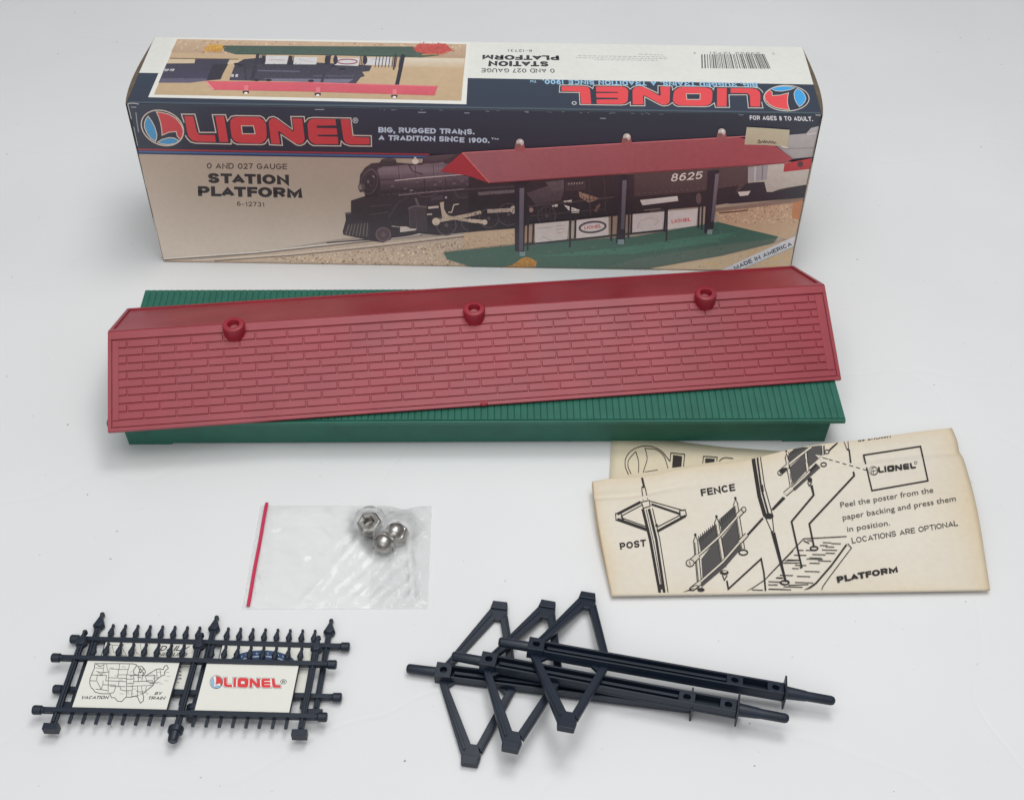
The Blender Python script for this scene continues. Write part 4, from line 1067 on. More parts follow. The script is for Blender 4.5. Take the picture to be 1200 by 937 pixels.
def draw_map(A):
    A.frame(90, 740, 8.5714); K = (58, 58, 60)
    out = [(182, 318), (300, 318), (430, 318), (565, 320), (605, 333), (570, 385), (575, 425), (615, 435), (632, 380), (612, 345), (640, 350), (655, 345), (672, 365), (690, 395), (685, 420), (660, 430), (690, 442), (740, 410), (800, 375), (835, 370), (868, 378), (880, 345), (905, 335), (920, 365), (895, 385), (880, 405), (885, 430), (850, 442), (810, 472), (782, 500), (765, 520), (768, 535), (700, 590), (662, 620), (672, 650), (668, 690), (640, 715), (625, 690), (610, 650), (590, 645), (540, 655), (492, 655), (450, 700), (410, 695), (380, 660), (350, 660), (330, 620), (250, 620), (185, 605), (165, 575), (145, 560), (130, 520), (132, 470), (152, 420), (175, 370)]
    A.line(out, 7, K, closed=True)
    for p in ([(185, 360), (265, 365)], [(275, 320), (270, 365), (262, 410), (195, 395)], [(300, 320), (305, 375), (325, 395)], [(430, 320), (425, 375), (325, 370)], [(530, 320), (520, 375), (425, 378)], [(515, 375), (505, 430), (415, 430)], [(420, 378), (410, 460)], [(325, 395), (318, 460), (410, 462)], [(205, 430), (240, 440), (262, 410), (325, 400)], [(150, 432), (300, 438), (290, 490)], [(205, 432), (200, 490), (245, 575)], [(132, 490), (195, 492)], [(265, 490), (262, 530), (245, 575)], [(290, 490), (425, 495), (418, 545)], [(318, 460), (315, 610)], [(335, 545), (490, 550)], [(265, 530), (395, 535)], [(395, 545), (370, 610), (330, 618)], [(410, 462), (500, 468)], [(500, 430), (500, 660)], [(505, 430), (570, 435), (575, 470), (500, 475)], [(425, 495), (500, 500)], [(500, 520), (570, 515), (575, 470)], [(575, 435), (690, 440)], [(620, 438), (618, 500)], [(660, 440), (655, 490)], [(690, 442), (700, 490), (765, 490)], [(570, 500), (700, 495), (760, 520)], [(540, 545), (760, 535)], [(560, 545), (550, 650)], [(610, 545), (612, 645)], [(650, 545), (660, 618)], [(500, 590), (560, 590)], [(700, 440), (780, 440), (780, 500)], [(800, 378), (808, 470)], [(835, 372), (845, 440)], [(500, 545), (560, 548)], [(435, 545), (440, 580), (500, 595)], [(188, 320), (235, 345), (275, 330)], [(190, 575), (245, 578), (310, 590)], [(700, 545), (690, 590)], [(215, 405), (260, 440)], [(600, 600), (660, 600)]):
        A.line(p, 4.6, (70, 70, 72))
    for k in range(60):
        x, y = random.uniform(500, 840), random.uniform(400, 660)
        if x + (y - 400) * .9 > 930: continue
        A.line([(x, y), (x + random.uniform(12, 34), y + random.uniform(-6, 6))], 3.4, (108, 108, 108))
    for (x, y) in ((890, 405), (900, 445), (880, 490), (830, 520), (800, 505), (210, 345), (450, 350), (380, 440), (250, 410), (420, 480), (430, 620), (330, 360)): A.line([(x, y), (x + 40, y + 2)], 3.2, (112, 112, 110))
    for (x, y) in ((640, 372), (672, 372), (640, 405), (668, 410), (655, 390)): A.ell(x, y, 11, 8, (92, 92, 94))
    A.caps('VACATION', (38, 673), (310, 673), (46, 641), (318, 641), (60, 60, 62), 0.19, 0.25)
    A.caps('BY', (778, 631), (848, 631), (784, 602), (854, 602), (60, 60, 62), 0.19, 0.25)
    A.caps('TRAIN', (708, 679), (880, 679), (714, 648), (886, 648), (60, 60, 62), 0.19, 0.25)


def draw_logo(A):
    A.frame(225, 730, 8.5214)
    logo(A, (176, 650), (893, 658), (184, 519), (882, 530), red=(212, 62, 64), blue=(140, 182, 214), cream=(96, 104, 118), dark=(226, 224, 216), ow=.42, cw=.6)
    A.ring(914, 582, 29, 22, 5, (70, 72, 78), n=20); A.caps('R', (898, 594), (926, 594), (902, 571), (930, 571), (70, 72, 78), 0.2)


def draw_daily(A):
    A.frame(90, 740, 8.5714); K = (56, 57, 60)
    for p in ([(320, 120), (365, 133), (450, 132), (480, 120)], [(355, 133), (370, 205), (440, 232), (500, 240)], [(470, 125), (455, 160), (500, 238)], [(590, 125), (585, 170), (600, 210), (640, 235)], [(640, 120), (648, 200)], [(735, 115), (700, 150), (680, 235)], [(520, 235), (560, 215)]): A.line(p, 4, K)
    A.caps('DAILY', (826, 188), (1108, 190), (840, 138), (1124, 140), K, 0.17, 0.25)
    A.caps('INBOUND', (796, 240), (1098, 246), (806, 206), (1108, 210), K, 0.16, 0.25)
    for y in (350, 395, 430, 465): A.line([(1030, y), (1052, y + 6)], 11, (74, 74, 78)); A.line([(1006, y + 40), (1030, y + 44)], 6, (100, 100, 102))


def draw_oval(A):
    A.frame(225, 730, 8.5214)
    up = [(700 - 345 * math.cos(t), 420 - 152 * math.sin(t) ) for t in (math.pi * (k / 24) for k in range(25))]
    A.poly(up, (56, 76, 108)); A.line([(700 - 250 * math.cos(math.pi * k / 16), 420 - 92 * math.sin(math.pi * k / 16)) for k in range(17)], 12, (170, 186, 206))
    for k in range(13):
        t = math.pi * (.14 + .72 * k / 12); A.line([(700 - 300 * math.cos(t), 420 - 122 * math.sin(t) - 8), (700 - 300 * math.cos(t) + 6, 420 - 122 * math.sin(t) + 8)], 9, (160, 180, 206))


zB, zA = 0.0010, 0.0052
SHEAR = 0.014
fb, pb, MxB = build_fence('toy_fence', LBL_B, (-0.2346, -0.2412, zB), math.radians(-1.15), 0)
poster(fb, MxB, pb[0], 0, draw_daily, 'white timetable poster, mostly covered'); poster(fb, MxB, pb[1], 1, draw_oval, 'white poster with a blue oval emblem')
SHEAR = 0.034
fa, pa, MxA = build_fence('toy_fence', LBL_A, (-0.2406, -0.2566, zA), math.radians(-0.9), math.radians(0.6))
poster(fa, MxA, pa[0], 0, draw_map, 'white poster with an outline map'); poster(fa, MxA, pa[1], 1, draw_logo, 'white poster with a red logo')

# ------------------------------------------------------------------ roof support posts
POSTS = 'navy roof support posts lying in a pile'
SH = .0066; SWD = .0041                                         # shaft height, half width


def support_post(label, loc, yaw, pitch, roll):
    M = Matrix.Translation(loc) @ Matrix.Rotation(yaw, 4, 'Z') @ Matrix.Rotation(pitch, 4, 'Y') @ Matrix.Rotation(roll, 4, 'X')
    p = thing('support_post', label, 'post', M=M, group=POSTS)
    mb = MB(); w = SWD; t = .0011                               # open channel: floor, two walls, centre rib
    mb.box(.0045, .1350, -w, w, .0004, .0020); mb.box(.0045, .1350, -w, -w + t, .0021, SH); mb.box(.0045, .1350, w - t, w, .0021, SH)
    mb.box(.0060, .1040, -.0009, .0009, .0021, SH - .0008)
    mb.build('shaft', NAVY_P, p, .00025)
    for x in (.0, .1085, .1305):                                # square blocks with round holes
        mb = MB(); hw = .0046 if x == 0 else SWD - t - .0001; Rh = .0020; zt = SH + (.0008 if x == 0 else -.0002); n = 16
        x_a, x_b = x - .0044, x + .0044
        sq = []
        for k in range(n):
            a = 2 * math.pi * k / n; c, s = math.cos(a), math.sin(a); q = 1 / max(abs(c), abs(s)); sq.append((x + .0044 * c * q, hw * s * q))
        rows = [[(a, b, .0003) for a, b in sq], [(a, b, zt) for a, b in sq],
                [(x + Rh * math.cos(2 * math.pi * k / n), Rh * math.sin(2 * math.pi * k / n), zt) for k in range(n)], [(x + Rh * math.cos(2 * math.pi * k / n), Rh * math.sin(2 * math.pi * k / n), zt - .0035) for k in range(n)]]
        mb.grid(rows, close=True); mb.ngon(rows[-1]); mb.ngon(list(reversed(rows[0])))
        mb.build('socket_block', NAVY_P, p, .0002)
    mb = MB(); Mp = Matrix.Translation((-.0043, 0, .0040)) @ Matrix.Rotation(-math.pi / 2, 4, 'Y')
    mb.lathe([(.0028, 0), (.0027, .0150), (.0023, .0160), (.0015, .0165)], Mp, 20); ob = mb.build('peg', NAVY_P, p); smooth_by_angle(ob, 40)
    mb = MB(); mb.prism([(.1351, -.0068), (.1361, -.0068), (.1361, .0068), (.1351, .0068)], -.0026, .0095); mb.build('flange', NAVY_P, p, .0002)
    mb = MB(); Mt = Matrix.Translation((.1360, 0, .0036)) @ Matrix.Rotation(math.pi / 2, 4, 'Y')
    mb.lathe([(.0036, 0), (.0030, .0100), (.0027, .0120), (.0026, .0245), (.0021, .0260), (.0010, .0267)], Mt, 20); ob = mb.build('tenon', NAVY_P, p); smooth_by_angle(ob, 40)
    for s in (1, -1):                                           # triangular bracket wings, hollow in the middle
        mb = MB(); q = lambda pts: [(x, s * y) for x, y in (pts if s > 0 else reversed(pts))]
        a, b, c, d = (-.0020, SWD), (.0400, SWD), (.0265, .0520), (.0185, .0520)
        wl = .0034
        mb.prism(q([(-.0022, .0040), (.0020, .0040), (.0222, .0405), (.0184, .0475)]), 0, .0030)      # outer arm
        mb.prism(q([(.0360, .0040), (.0404, .0040), (.0288, .0440), (.0250, .0405)]), 0, .0030)         # inner arm
        mb.prism(q([(.0215, .0400), (.0258, .0400), (.0284, .0462), (.0276, .0520), (.0188, .0520), (.0180, .0462)]), .0001, .0029)
        mb.prism(q([(.0186, .0470), (.0278, .0470), (.0274, .0522), (.0190, .0522)]), .0002, .0040)    # tip pad
        mb.prism(q([(-.0012, .0060), (.0002, .0060), (.0200, .0430), (.0190, .0450)]), .0029, .0036)
        mb.prism(q([(.0382, .0060), (.0394, .0060), (.0284, .0440), (.0274, .0440)]), .0029, .0036)
        mb.prism(q([(.0020, .0040), (.0072, .0040), (.0026, .0085)]), .0003, .0027)
        mb.prism(q([(.0310, .0040), (.0354, .0040), (.0362, .0085)]), .0003, .0027)
        mb.build('bracket', NAVY_P, p, .0003)
    return p


def post_from(label, collar, foot, zc, zf, roll):
    a = at(collar[0], collar[1], zc + SH); b = at(foot[0], foot[1], zf + SH * .5)
    a.z = zc; b.z = zf
    d = b - a; yaw = math.atan2(d.y, d.x); pitch = -math.asin(d.z / d.length)
    return support_post(label, a, yaw, pitch, roll)


post_from('navy support post with the leftmost peg, at the bottom of the pile', (520, 785), (802, 824), .0002, .0024, 0)
post_from('navy support post in the middle of the pile, its tip under the longest one', (572.5, 773.5), (860, 831), .0076, .0088, math.radians(-6.0))
post_from('navy support post on top of the pile, reaching farthest right', (627.5, 757), (917, 812), .0136, .0080, math.radians(-11.5))

# ------------------------------------------------------------------ bag and its nuts
NUTS = 'silver cap nuts inside the plastic bag'


def cap_nut(label, px, py, z, axis, spin):
    """hexagonal nut closed by a dome; axis points to the dome"""
    c = at(px, py, z); q = Vector(axis).normalized().to_track_quat('Z', 'Y').to_matrix().to_4x4()
    t = thing('cap_nut', label, 'nut', M=Matrix.Translation(c) @ q @ Matrix.Rotation(spin, 4, 'Z'), group=NUTS)
    mb = MB(); R = .0076
    mb.lathe([(.0036, -.0050), (R * .86, -.0052), (R * .985, -.0044), (R, -.0038), (R, .0016), (R * .93, .0026), (R * .8, .0030)], None, 6, cap=False)
    ob = mb.build('hex_body', METAL_M, t, .0003)
    mb = MB(); prof = [(R * .82, .0014)] + [(R * .82 * math.cos(a), .0014 + R * .80 * math.sin(a)) for a in (math.radians(8 + 81 * k / 8) for k in range(9))]
    mb.lathe(prof, None, 28); ob = mb.build('dome', METAL_M, t); smooth_by_angle(ob, 50)
    mb = MB(); mb.lathe([(.0037, -.0051), (.0035, -.0046), (.0034, .0000), (.0001, .0004)], None, 24, cap=False)
    ob = mb.build('threaded_hole', METAL_M, t); smooth_by_angle(ob, 50)


cap_nut('silver cap nut lying open end up, farthest left in the bag', 434, 616, .0074, (0.10, 0.12, -1.0), .3)
cap_nut('silver cap nut with its smooth dome up, farthest right in the bag', 464, 625, .0062, (-0.22, -0.18, 1.0), .1)
cap_nut('silver cap nut with the brightest sheen, nearest the front in the bag', 450, 636, .0064, (-0.05, -0.85, 0.62), .5)

bag = thing('zip_bag', 'small clear plastic zip bag with a red strip, holding three nuts', 'bag', at(400, 651, 0))
BO = bag.location.copy()
bc = {k: at(*v) - BO for k, v in dict(tl=(305, 591, .001), tr=(506, 589, .003), br=(501, 712, .001), bl=(283, 713, .001)).items()}
NUTP = [at(434, 615, 0) - BO, at(464, 621, 0) - BO, at(450, 634, 0) - BO]


def bagpt(u, v, top):
    p = bc['bl'] * (1 - u) * (1 - v) + bc['br'] * u * (1 - v) + bc['tl'] * (1 - u) * v + bc['tr'] * u * v
    e = min(1, min(u, 1 - u, v, 1 - v) / .10)
    edge = .0028 * math.exp(-((u - .84) / .055) ** 2) * max(0, (v - .9) / .1)
    p = Vector((p.x, p.y - edge, 0.0003))
    if top:
        z = .0010
        for q in NUTP:
            r = math.hypot(p.x - q.x, p.y - q.y); z = max(z, .0118 / (1 + (r / .0088) ** 4) + .001)
        s1 = math.sin(38 * u + 9 * v) * math.sin(21 * v - 7 * u + 1.3); s2 = math.sin(70 * (u - v * .6)) * math.exp(-((u - .75) / .3) ** 2) * (1 - v)
        fold = math.exp(-(((u - .30) - (v * .45)) / .03) ** 2) * .0014 * (v < .8)
        f2 = math.exp(-(((u - .93) + (v * .08)) / .018) ** 2) * .0016
        z += (.00055 * s1 + .0009 * s2) * (.3 + .7 * u) + fold + f2
        p.z = .0004 + max(.0004, z) * e
    return p


NU, NV = 110, 76


def sheen_haze(i, j):
    u, v = (i + .5) / NU, (j + .5) / NV                          # white sheen of the crumples painted in as whiter film, denser seams
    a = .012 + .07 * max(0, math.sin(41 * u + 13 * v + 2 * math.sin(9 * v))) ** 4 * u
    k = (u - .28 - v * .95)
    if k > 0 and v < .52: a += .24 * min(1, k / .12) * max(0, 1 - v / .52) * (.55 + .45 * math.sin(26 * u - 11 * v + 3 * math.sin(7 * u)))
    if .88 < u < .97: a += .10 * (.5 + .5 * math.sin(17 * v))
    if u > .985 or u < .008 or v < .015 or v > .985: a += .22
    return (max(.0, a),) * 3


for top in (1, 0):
    mb = MB(); mb.grid([[bagpt(i / NU, j / NV, top) for i in range(NU + 1)] for j in range(NV + 1)], colf=sheen_haze)
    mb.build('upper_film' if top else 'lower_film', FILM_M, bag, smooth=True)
mb = MB()
p0, p1 = at(313, 591, 0) - BO, at(291, 711.5, 0) - BO; d = (p1 - p0).normalized(); nn = Vector((-d.y, d.x, 0)) * .00105
n = 20; rows = []
for i in range(n + 1):
    q = p0 + (p1 - p0) * i / n; z = .0016 + .0004 * math.sin(i * .6)
    rows.append([q + nn + Vector((0, 0, z)), q + nn * .5 + Vector((0, 0, z + .0006)), q - nn * .5 + Vector((0, 0, z + .0006)), q - nn + Vector((0, 0, z)), q + Vector((0, 0, z - .0003))])
mb.grid(rows, close=True); mb.ngon(rows[0]); mb.ngon(list(reversed(rows[-1])))
mb.build('zip_strip', STRIP_M, bag, smooth=False)

# ------------------------------------------------------------------ instruction leaflet
leaf = thing('instruction_sheet', 'yellowed folded paper leaflet with printed assembly drawings', 'leaflet', at(930, 620, 0))
LO = leaf.location.copy()
cTL, cTR, cBL, cBR = at(694, 566, .0105), at(1117, 499.5, .0125), at(716.5, 695, .0044), at(1160, 688, .0046)
Hpl = homog([(cBL.x, cBL.y), (cBR.x, cBR.y), (cTL.x, cTL.y), (cTR.x, cTR.y)], [(0, 0), (1, 0), (0, 1), (1, 1)])
Hpi = np.linalg.inv(Hpl)


def hgt(u, v):
    b = (1 - v) * (.0044 * (1 - u) + .0046 * u) + v * (.0105 * (1 - u) + .0125 * u)
    return b + .0016 * math.sin(math.pi * v) * (.6 + .4 * math.sin(5 * u + .5)) - .0024 * math.exp(-((v - .865) / .035) ** 2) * (.6 + .4 * math.sin(7 * u + 1)) + .0024 * math.sin(12.5 * u + 4 * v + .6) * max(0, v - .2) * (.35 + u) + .0010 * math.sin(21 * u - 6 * v) * v * v + .0010 * math.sin(7.5 * u + 2.5 * v) * v


def surf(u, v):
    x, y = happly(Hpi, u, v)
    x += .0028 * u ** 5 * math.sin(math.pi * (1 - v) ** .7) - .0010 * (1 - u) ** 8 * math.sin(math.pi * v); y += .0008 * math.sin(12.5 * u + 1.2) * v ** 6
    return Vector((x, y, hgt(u, v)))


def leaf_pt(px, py, lift):
    z = .009
    for _ in range(6):
        p = at(px, py, z); u, v = happly(Hpl, p.x, p.y); z = hgt(min(1, max(0, u)), min(1, max(0, v)))
    p = at(px, py, z); u, v = happly(Hpl, p.x, p.y)
    for _ in range(3):
        u = min(1, max(0, u)); v = min(1, max(0, v)); q = surf(u, v); z = q.z; p = at(px, py, z); du, dv = happly(Hpl, p.x - (q.x - happly(Hpi, u, v)[0]), p.y - (q.y - happly(Hpi, u, v)[1])); u, v = du, dv
    u = min(.998, max(.002, u)); v = min(1.0, max(0.0, v)); q = surf(u, v)
    return q + Vector((0, -.25, 1)).normalized() * (3.0e-4 + lift) - LO


def paper_col(u, v):
    base = lin((232, 224, 209)); yel = lin((226, 205, 170))
    e = max(math.exp(-u / .03), math.exp(-(1 - u) / .04), .35 * math.exp(-v / .06), .8 * math.exp(-(1 - v) / .08)) + .16 * math.sin(9 * u + 4 * v) * math.sin(6 * v + 2 * u)
    e = max(0, min(1, e * .8)); return tuple((a + (b - a) * e) * 0.93 for a, b in zip(base, yel))


mb = MB(); nu, nv = 90, 110; rows, cr = [], []
r0 = .0026
for k in range(5):                                             # returning under the front panel
    v = .55 * (1 - k / 4); rows.append([surf(i / nu, v) * 1.0 for i in range(nu + 1)]); cr.append(v)
    for p in rows[-1]: p.z = .0025
for k in range(1, 8):                                          # rounded bottom fold
    a = math.pi * k / 8; row = []
    for i in range(nu + 1):
        p = surf(i / nu, 0); rr = (p.z - .0022) / 2; row.append(Vector((p.x, p.y - rr * 1.0 * math.sin(a), .0022 + rr - rr * math.cos(a))))
    rows.append(row); cr.append(0)
for j in range(nv + 1): rows.append([surf(i / nu, j / nv) for i in range(nu + 1)]); cr.append(j / nv)
for k in range(1, 7):                                          # top fold, rolled back under
    a = math.pi * k / 7; row = []
    for i in range(nu + 1):
        p = surf(i / nu, 1); rr = .0022; row.append(Vector((p.x, p.y + rr * .6 * math.sin(a), p.z - rr + rr * math.cos(a))))
    rows.append(row); cr.append(1)
for k in range(1, 5):
    v = 1 - .1 * k; row = [surf(i / nu, v) for i in range(nu + 1)]
    for p in row: p.z = max(.003, p.z - .0046)
    rows.append(row); cr.append(v)
mb.grid([[p - LO for p in r] for r in rows], colf=lambda i, j: [paper_col(j / nu, cr[i]), paper_col((j + 1) / nu, cr[i]), paper_col((j + 1) / nu, cr[i + 1]), paper_col(j / nu, cr[i + 1])])
front = mb.build('folded_page', PAPER_M, leaf, smooth=True)
so = front.modifiers.new('thickness', 'SOLIDIFY'); so.thickness = .00012; so.offset = -1
# the second layer peeping out at the left
mb = MB(); rows = []
for j in range(13):
    v = j / 12; a = at(694 + (1 - v) * 20 - 4 * math.sin(math.pi * (1 - v)), 568 + (1 - v) * 112, .0060 - .004 * (1 - v)); a.z = .0066 - .0044 * (1 - v)
    b = surf(.35, max(.02, v * .96)); b.z = .0052 - .0034 * (1 - v); rows.append([a - LO, (a * .5 + b * .5) - LO, b - LO])
mb.grid(rows, lin((216, 196, 162))); ob = mb.build('inner_page', PAPER_M, leaf, smooth=True); so = ob.modifiers.new('thickness', 'SOLIDIFY'); so.thickness = .00015
# the back page with the heading
mb = MB(); n = 24; rows = []
for j in range(9):
    row = []
    for i in range(n + 1):
        u, v = i / n, j / 8
        a = at(717 + u * (1010 - 717), 507 + (15 * min(1, u / .45) + 11 * max(0, (u - .45) / .55)), .0024); b = surf(.03 + u * .72, .55)
        p = b * (1 - v) + a * v; p.z = .0012 + .0005 * math.sin(3 * u + 2 * v); row.append(p - LO)
    rows.append(row)
mb.grid(rows, colf=lambda i, j: tuple(c * .97 for c in lin((226, 213, 186)))); back = mb.build('back_page', PAPER_M, leaf, smooth=True)
so = back.modifiers.new('thickness', 'SOLIDIFY'); so.thickness = .00015


def back_pt(px, py, lift):
    p = at(px, py, .0020)
    return p + Vector((0, 0, lift)) - LO


BK = Art(back_pt, Vector((0, 0, 1)), gain=1.0, maxseg=8)
K = (62, 58, 56)
A = BK; A.frame(700, 510, 4.931)
A.curve([(180, 225), (162, 180), (165, 130), (200, 85), (260, 62), (320, 65), (370, 90), (405, 130), (420, 150)], 4.5, K); A.line([(420, 150), (425, 100), (505, 108), (498, 180)], 4.5, K)
A.curve([(195, 222), (178, 180), (182, 140), (222, 92)], 4, K); A.curve([(222, 92), (238, 150), (238, 215)], 4, K); A.curve([(275, 72), (288, 130), (272, 190), (265, 215)], 4, K); A.curve([(280, 75), (340, 82), (385, 120), (408, 188)], 4, K)
A.curve([(275, 210), (350, 198)], 3, K)
A.poly([(438, 112), (490, 120), (486, 178), (432, 186)], (58, 54, 52))
A.frame(800, 500, 4.685)
A.line([(110, 200), (115, 160), (190, 165), (187, 186)], 4, K); A.poly([(124, 172), (176, 175), (174, 190), (124, 196)], (58, 54, 52)); A.curve([(200, 187), (218, 172), (240, 168), (278, 172)], 4, K)
BK.mb.build('heading_print', INK_M, back)

A = Art(leaf_pt, Vector((0, -.25, 1)), gain=1.0, maxseg=9, dz=1.5e-5)
K = (56, 52, 52)
A.frame(700, 510, 4.931)                                        # left: the post
A.line([(258, 245), (270, 298)], 12, K)
A.line([(256, 300), (264, 375)], 5, K); A.line([(276, 300), (290, 368)], 5, K); A.ell(266, 298, 10, 6, K)
A.line([(255, 385), (300, 375), (305, 410), (265, 420)], 5, K, closed=True)
A.line([(262, 425), (305, 600), (362, 915)], 16, K); A.line([(298, 425), (340, 600), (388, 915)], 15, K); A.line([(318, 420), (360, 600), (410, 915)], 5, K); A.line([(282, 428), (325, 620), (372, 880)], 4, K)
for a, b, w in (((250, 385), (115, 455), 15), ((258, 402), (135, 468), 5), ((115, 485), (295, 548), 17), ((135, 475), (290, 530), 5), ((305, 380), (500, 435), 5), ((312, 398), (480, 455), 12), ((345, 555), (510, 465), 15), ((345, 530), (480, 460), 5)): A.line([a, b], w, K)
A.line([(105, 452), (135, 448), (150, 485), (108, 490)], 5, K, closed=True); A.line([(475, 435), (508, 430), (515, 462), (480, 470)], 5, K, closed=True)
A.poly([(348, 860), (385, 860), (388, 890), (352, 890)], (58, 54, 54)); A.ell(342, 520, 8, 8, K)
A.caps('POST', (133, 660), (282, 640), (127, 622), (280, 600), K, 0.21)
A.frame(800, 500, 4.685)                                        # middle: the fence and the second post
A.caps('FENCE', (103, 381), (290, 350), (96, 343), (284, 312), K, 0.21)


PW_ = (214, 205, 188)


def bar(A, pts, w, e):
    """a drawn bar: two ink edges with bare paper between them"""
    A.line(pts, w, K); A.line(pts, max(.5, w - 2 * e), PW_)


A.poly([(85, 612), (185, 530), (190, 600), (100, 690)], (84, 80, 80)); A.poly([(205, 505), (285, 432), (292, 500), (212, 585)], (84, 80, 80))
A.poly([(102, 725), (190, 610), (215, 740), (110, 850)], (88, 84, 84)); A.poly([(215, 610), (300, 505), (318, 640), (230, 725)], (88, 84, 84))
for k in range(9): A.line([(92 + 11 * k, 640 - 10 * k), (86 + 11 * k, 598 - 8.6 * k)], 4, K)
for k in range(8): A.line([(208 + 10 * k, 545 - 10 * k), (200 + 10.5 * k, 506 - 9 * k)], 4, K)
for (x, y, dx, l) in ((68, 630, 25, 270), (184, 530, 40, 240), (288, 430, 38, 240)):
    bar(A, [(x + 3, y), (x + 3 + dx, y + l)], 27, 5); A.line([(x - 2, y + 6), (x - 2 + dx, y + l)], 4, K); A.line([(x - 10, y), (x + 2, y - 34), (x + 16, y - 2)], 5, K); A.ell(x + 1, y - 38, 7, 7, K)
bar(A, [(86, 706), (198, 605), (300, 493)], 17, 4); bar(A, [(36, 752), (84, 708)], 34, 5); bar(A, [(300, 490), (336, 453)], 28, 5)
A.ell(40, 748, 22, 19, PW_); A.ring(40, 748, 22, 19, 5, K, n=14); A.line([(36, 738), (42, 760)], 4, K); A.ell(335, 455, 12, 14, PW_); A.ring(335, 455, 12, 14, 5, K, n=12)
A.line([(100, 868), (225, 762), (318, 655)], 22, (84, 80, 80)); bar(A, [(96, 852), (220, 742), (312, 636)], 17, 4); bar(A, [(48, 892), (96, 855)], 28, 5); bar(A, [(312, 634), (352, 592)], 26, 5); A.line([(0, 912), (60, 885)], 5, K); A.ring(60, 885, 26, 10, 5, K, n=12, rot=-.4)
A.ell(228, 800, 24, 13, K); A.ell(230, 796, 12, 5, PW_); A.ell(100, 893, 14, 6, PW_); A.line([(218, 815), (228, 842), (244, 815)], 6, K); A.ring(332, 690, 24, 14, 7, K, n=14); A.ell(100, 895, 20, 10, K)
A.line([(242, 845), (250, 890), (430, 725), (445, 800), (455, 905)], 9, K)
A.line([(384, 157), (420, 380), (452, 490)], 21, K); A.line([(407, 155), (432, 340), (470, 480)], 10, K); A.line([(424, 152), (450, 330), (492, 480)], 5, K); A.poly([(425, 320), (440, 318), (446, 356), (432, 358)], K)
A.ell(472, 490, 27, 16, K); A.line([(455, 500), (488, 575), (500, 575), (492, 500)], 5, K)
A.line([(355, 595), (440, 502)], 12, K); A.line([(495, 455), (560, 390)], 11, K); A.line([(502, 580), (566, 850)], 11, K); A.ring(558, 856, 22, 11, 6, K, n=14)
A.line([(350, 908), (450, 840), (606, 680)], 4.5, K)
for a, b in (((560, 735), (640, 733)), ((535, 748), (640, 747)), ((515, 828), (550, 829)), ((470, 850), (540, 852)), ((580, 870), (690, 866)), ((475, 890), (560, 893)), ((380, 895), (440, 897))): A.line([a, b], 4.5, K)
A.frame(860, 500, 8)                                            # second fence
A.poly([(505, 270), (560, 205), (640, 185), (690, 190), (700, 215), (520, 345)], (84, 80, 80)); A.poly([(690, 215), (720, 185), (815, 175), (825, 270), (760, 330), (690, 390)], (88, 84, 84)); A.poly([(515, 385), (665, 250), (690, 400), (560, 540)], (88, 84, 84))
for k in range(10): A.line([(520 + 15 * k, 268 - 6.5 * k), (512 + 15 * k, 236 - 5.2 * k)], 7, K)
bar(A, [(496, 290), (510, 385), (540, 560)], 34, 7); A.line([(506, 300), (530, 480), (548, 600)], 6, K); A.ell(490, 228, 10, 11, K); A.line([(478, 300), (492, 250), (508, 300)], 8, K)
bar(A, [(674, 230), (682, 340), (702, 480)], 30, 6); A.line([(682, 240), (690, 340), (708, 470)], 5, K); bar(A, [(834, 176), (838, 262)], 32, 8); A.line([(838, 178), (842, 262)], 6, K)
bar(A, [(515, 352), (605, 280), (724, 190)], 28, 6); bar(A, [(435, 430), (505, 368)], 50, 8); A.ell(434, 432, 24, 22, PW_); A.ring(434, 432, 24, 22, 8, K, n=14); A.line([(428, 420), (436, 446)], 6, K)
A.line([(560, 590), (670, 490), (800, 372)], 30, (84, 80, 80)); bar(A, [(540, 580), (660, 470), (778, 350)], 26, 6); bar(A, [(478, 632), (545, 575)], 50, 8); A.ring(840, 355, 26, 18, 10, K, n=14); A.ell(712, 500, 22, 22, K); A.line([(690, 520), (705, 555), (730, 520)], 9, K)
A.line([(720, 550), (745, 640)], 14, K); A.line([(970, 150), (890, 225)], 16, K); A.ring(872, 235, 20, 18, 9, K, n=12)
A.line([(1032, 140), (1060, 215)], 7, K); A.line([(1068, 135), (1076, 215)], 7, K); A.line([(1060, 210), (1080, 220), (1095, 340)], 15, K)
A.poly([(760, 262), (840, 275), (800, 285), (820, 320)], (214, 204, 188)); A.line([(830, 290), (880, 302)], 6, K)
for k in range(6): A.line([(888 + 64 * k, 305 + 18.5 * k), (926 + 64 * k, 316 + 18.5 * k)], 7, K)
A.frame(900, 490, 4.46)
A.line([(445, 280), (450, 300), (215, 552), (240, 675)], 9.5, K); A.line([(228, 350), (238, 402), (122, 540), (175, 778)], 9.5, K); A.line([(20, 478), (80, 412)], 9, K)
A.ring(240, 680, 20, 10, 7, K, n=14); A.line([(165, 782), (180, 776)], 8, K); A.ring(88, 858, 22, 11, 6, K, n=14); A.line([(18, 590), (90, 850)], 10, K)
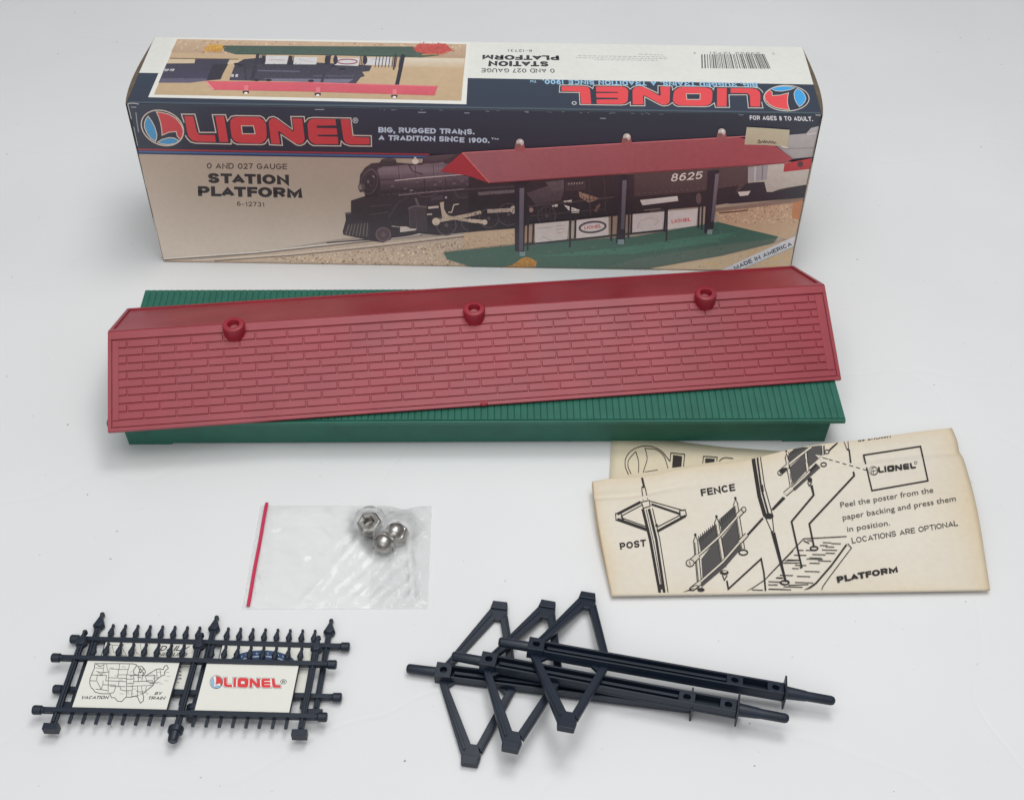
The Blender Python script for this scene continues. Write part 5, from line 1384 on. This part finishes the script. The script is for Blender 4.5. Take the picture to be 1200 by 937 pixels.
A.line([(0, 825), (185, 630), (410, 618)], 4.5, K); A.line([(410, 660), (330, 770), (250, 862), (190, 905)], 9, K); A.line([(415, 655), (435, 678), (320, 830), (285, 880), (282, 906)], 4.5, K)
A.line([(185, 640), (215, 655)], 5, K)
for (x0, y, x1) in ((285, 650, 330), (330, 655, 380), (205, 640, 230), (270, 665, 310), (300, 672, 345), (195, 690, 250), (280, 688, 360), (155, 690, 185), (135, 715, 200), (230, 712, 300), (300, 705, 350), (100, 740, 160), (200, 735, 285), (215, 730, 280), (260, 745, 330), (85, 755, 150), (140, 768, 200), (215, 757, 270), (60, 820, 130), (150, 826, 220), (125, 785, 160), (190, 800, 270), (40, 835, 75), (140, 858, 235), (80, 880, 180), (0, 870, 50), (0, 893, 120)):
    A.line([(x0, y), (x1, y + (x1 - x0) * .03)], 4.2, K)
for k in range(9): A.line([(88 - 10 * k, 858 + 2 * k), (92 - 10 * k, 855 + 2 * k)], 2, K)
A.frame(910, 480, 3.9037)                                       # right: poster and sentences
A.line([(398, 208), (658, 168), (692, 325), (436, 370)], 7, K, closed=True)
logo(A, (424, 300), (640, 272), (420, 262), (634, 234), red=(58, 54, 54), blue=(120, 114, 108), cream=(70, 66, 66), dark=None, ow=.0, cw=.5, solid=False)
A.ring(447, 281, 16, 18, 2.5, (80, 76, 74), n=18); A.line([(440, 268), (444, 296)], 2.5, (80, 76, 74)); A.line([(430, 284), (462, 276)], 2.5, (80, 76, 74))
A.ring(636, 243, 6, 6, 2, K, n=12)
T_ = (84, 80, 78)
A.text('Peel the poster from the', (293, 448), (717, 378), (289, 424), (713, 354), T_, .0)
A.text('paper backing and press them', (303, 505), (820, 417), (299, 481), (816, 393), T_, .0)
A.text('in position.', (324, 559), (519, 528), (320, 535), (515, 504), T_, .0)
A.caps('LOCATIONS ARE OPTIONAL', (345, 612), (830, 530), (341, 587), (826, 506), T_, 0.15)
A.caps('PLATFORM', (278, 792), (556, 742), (272, 764), (551, 714), K, 0.27, gap=.07)
A.text('as shown', (372, 146), (522, 126), (371, 133), (520, 113), K, .01)
A.mb.build('printed_drawing', INK_M, front)
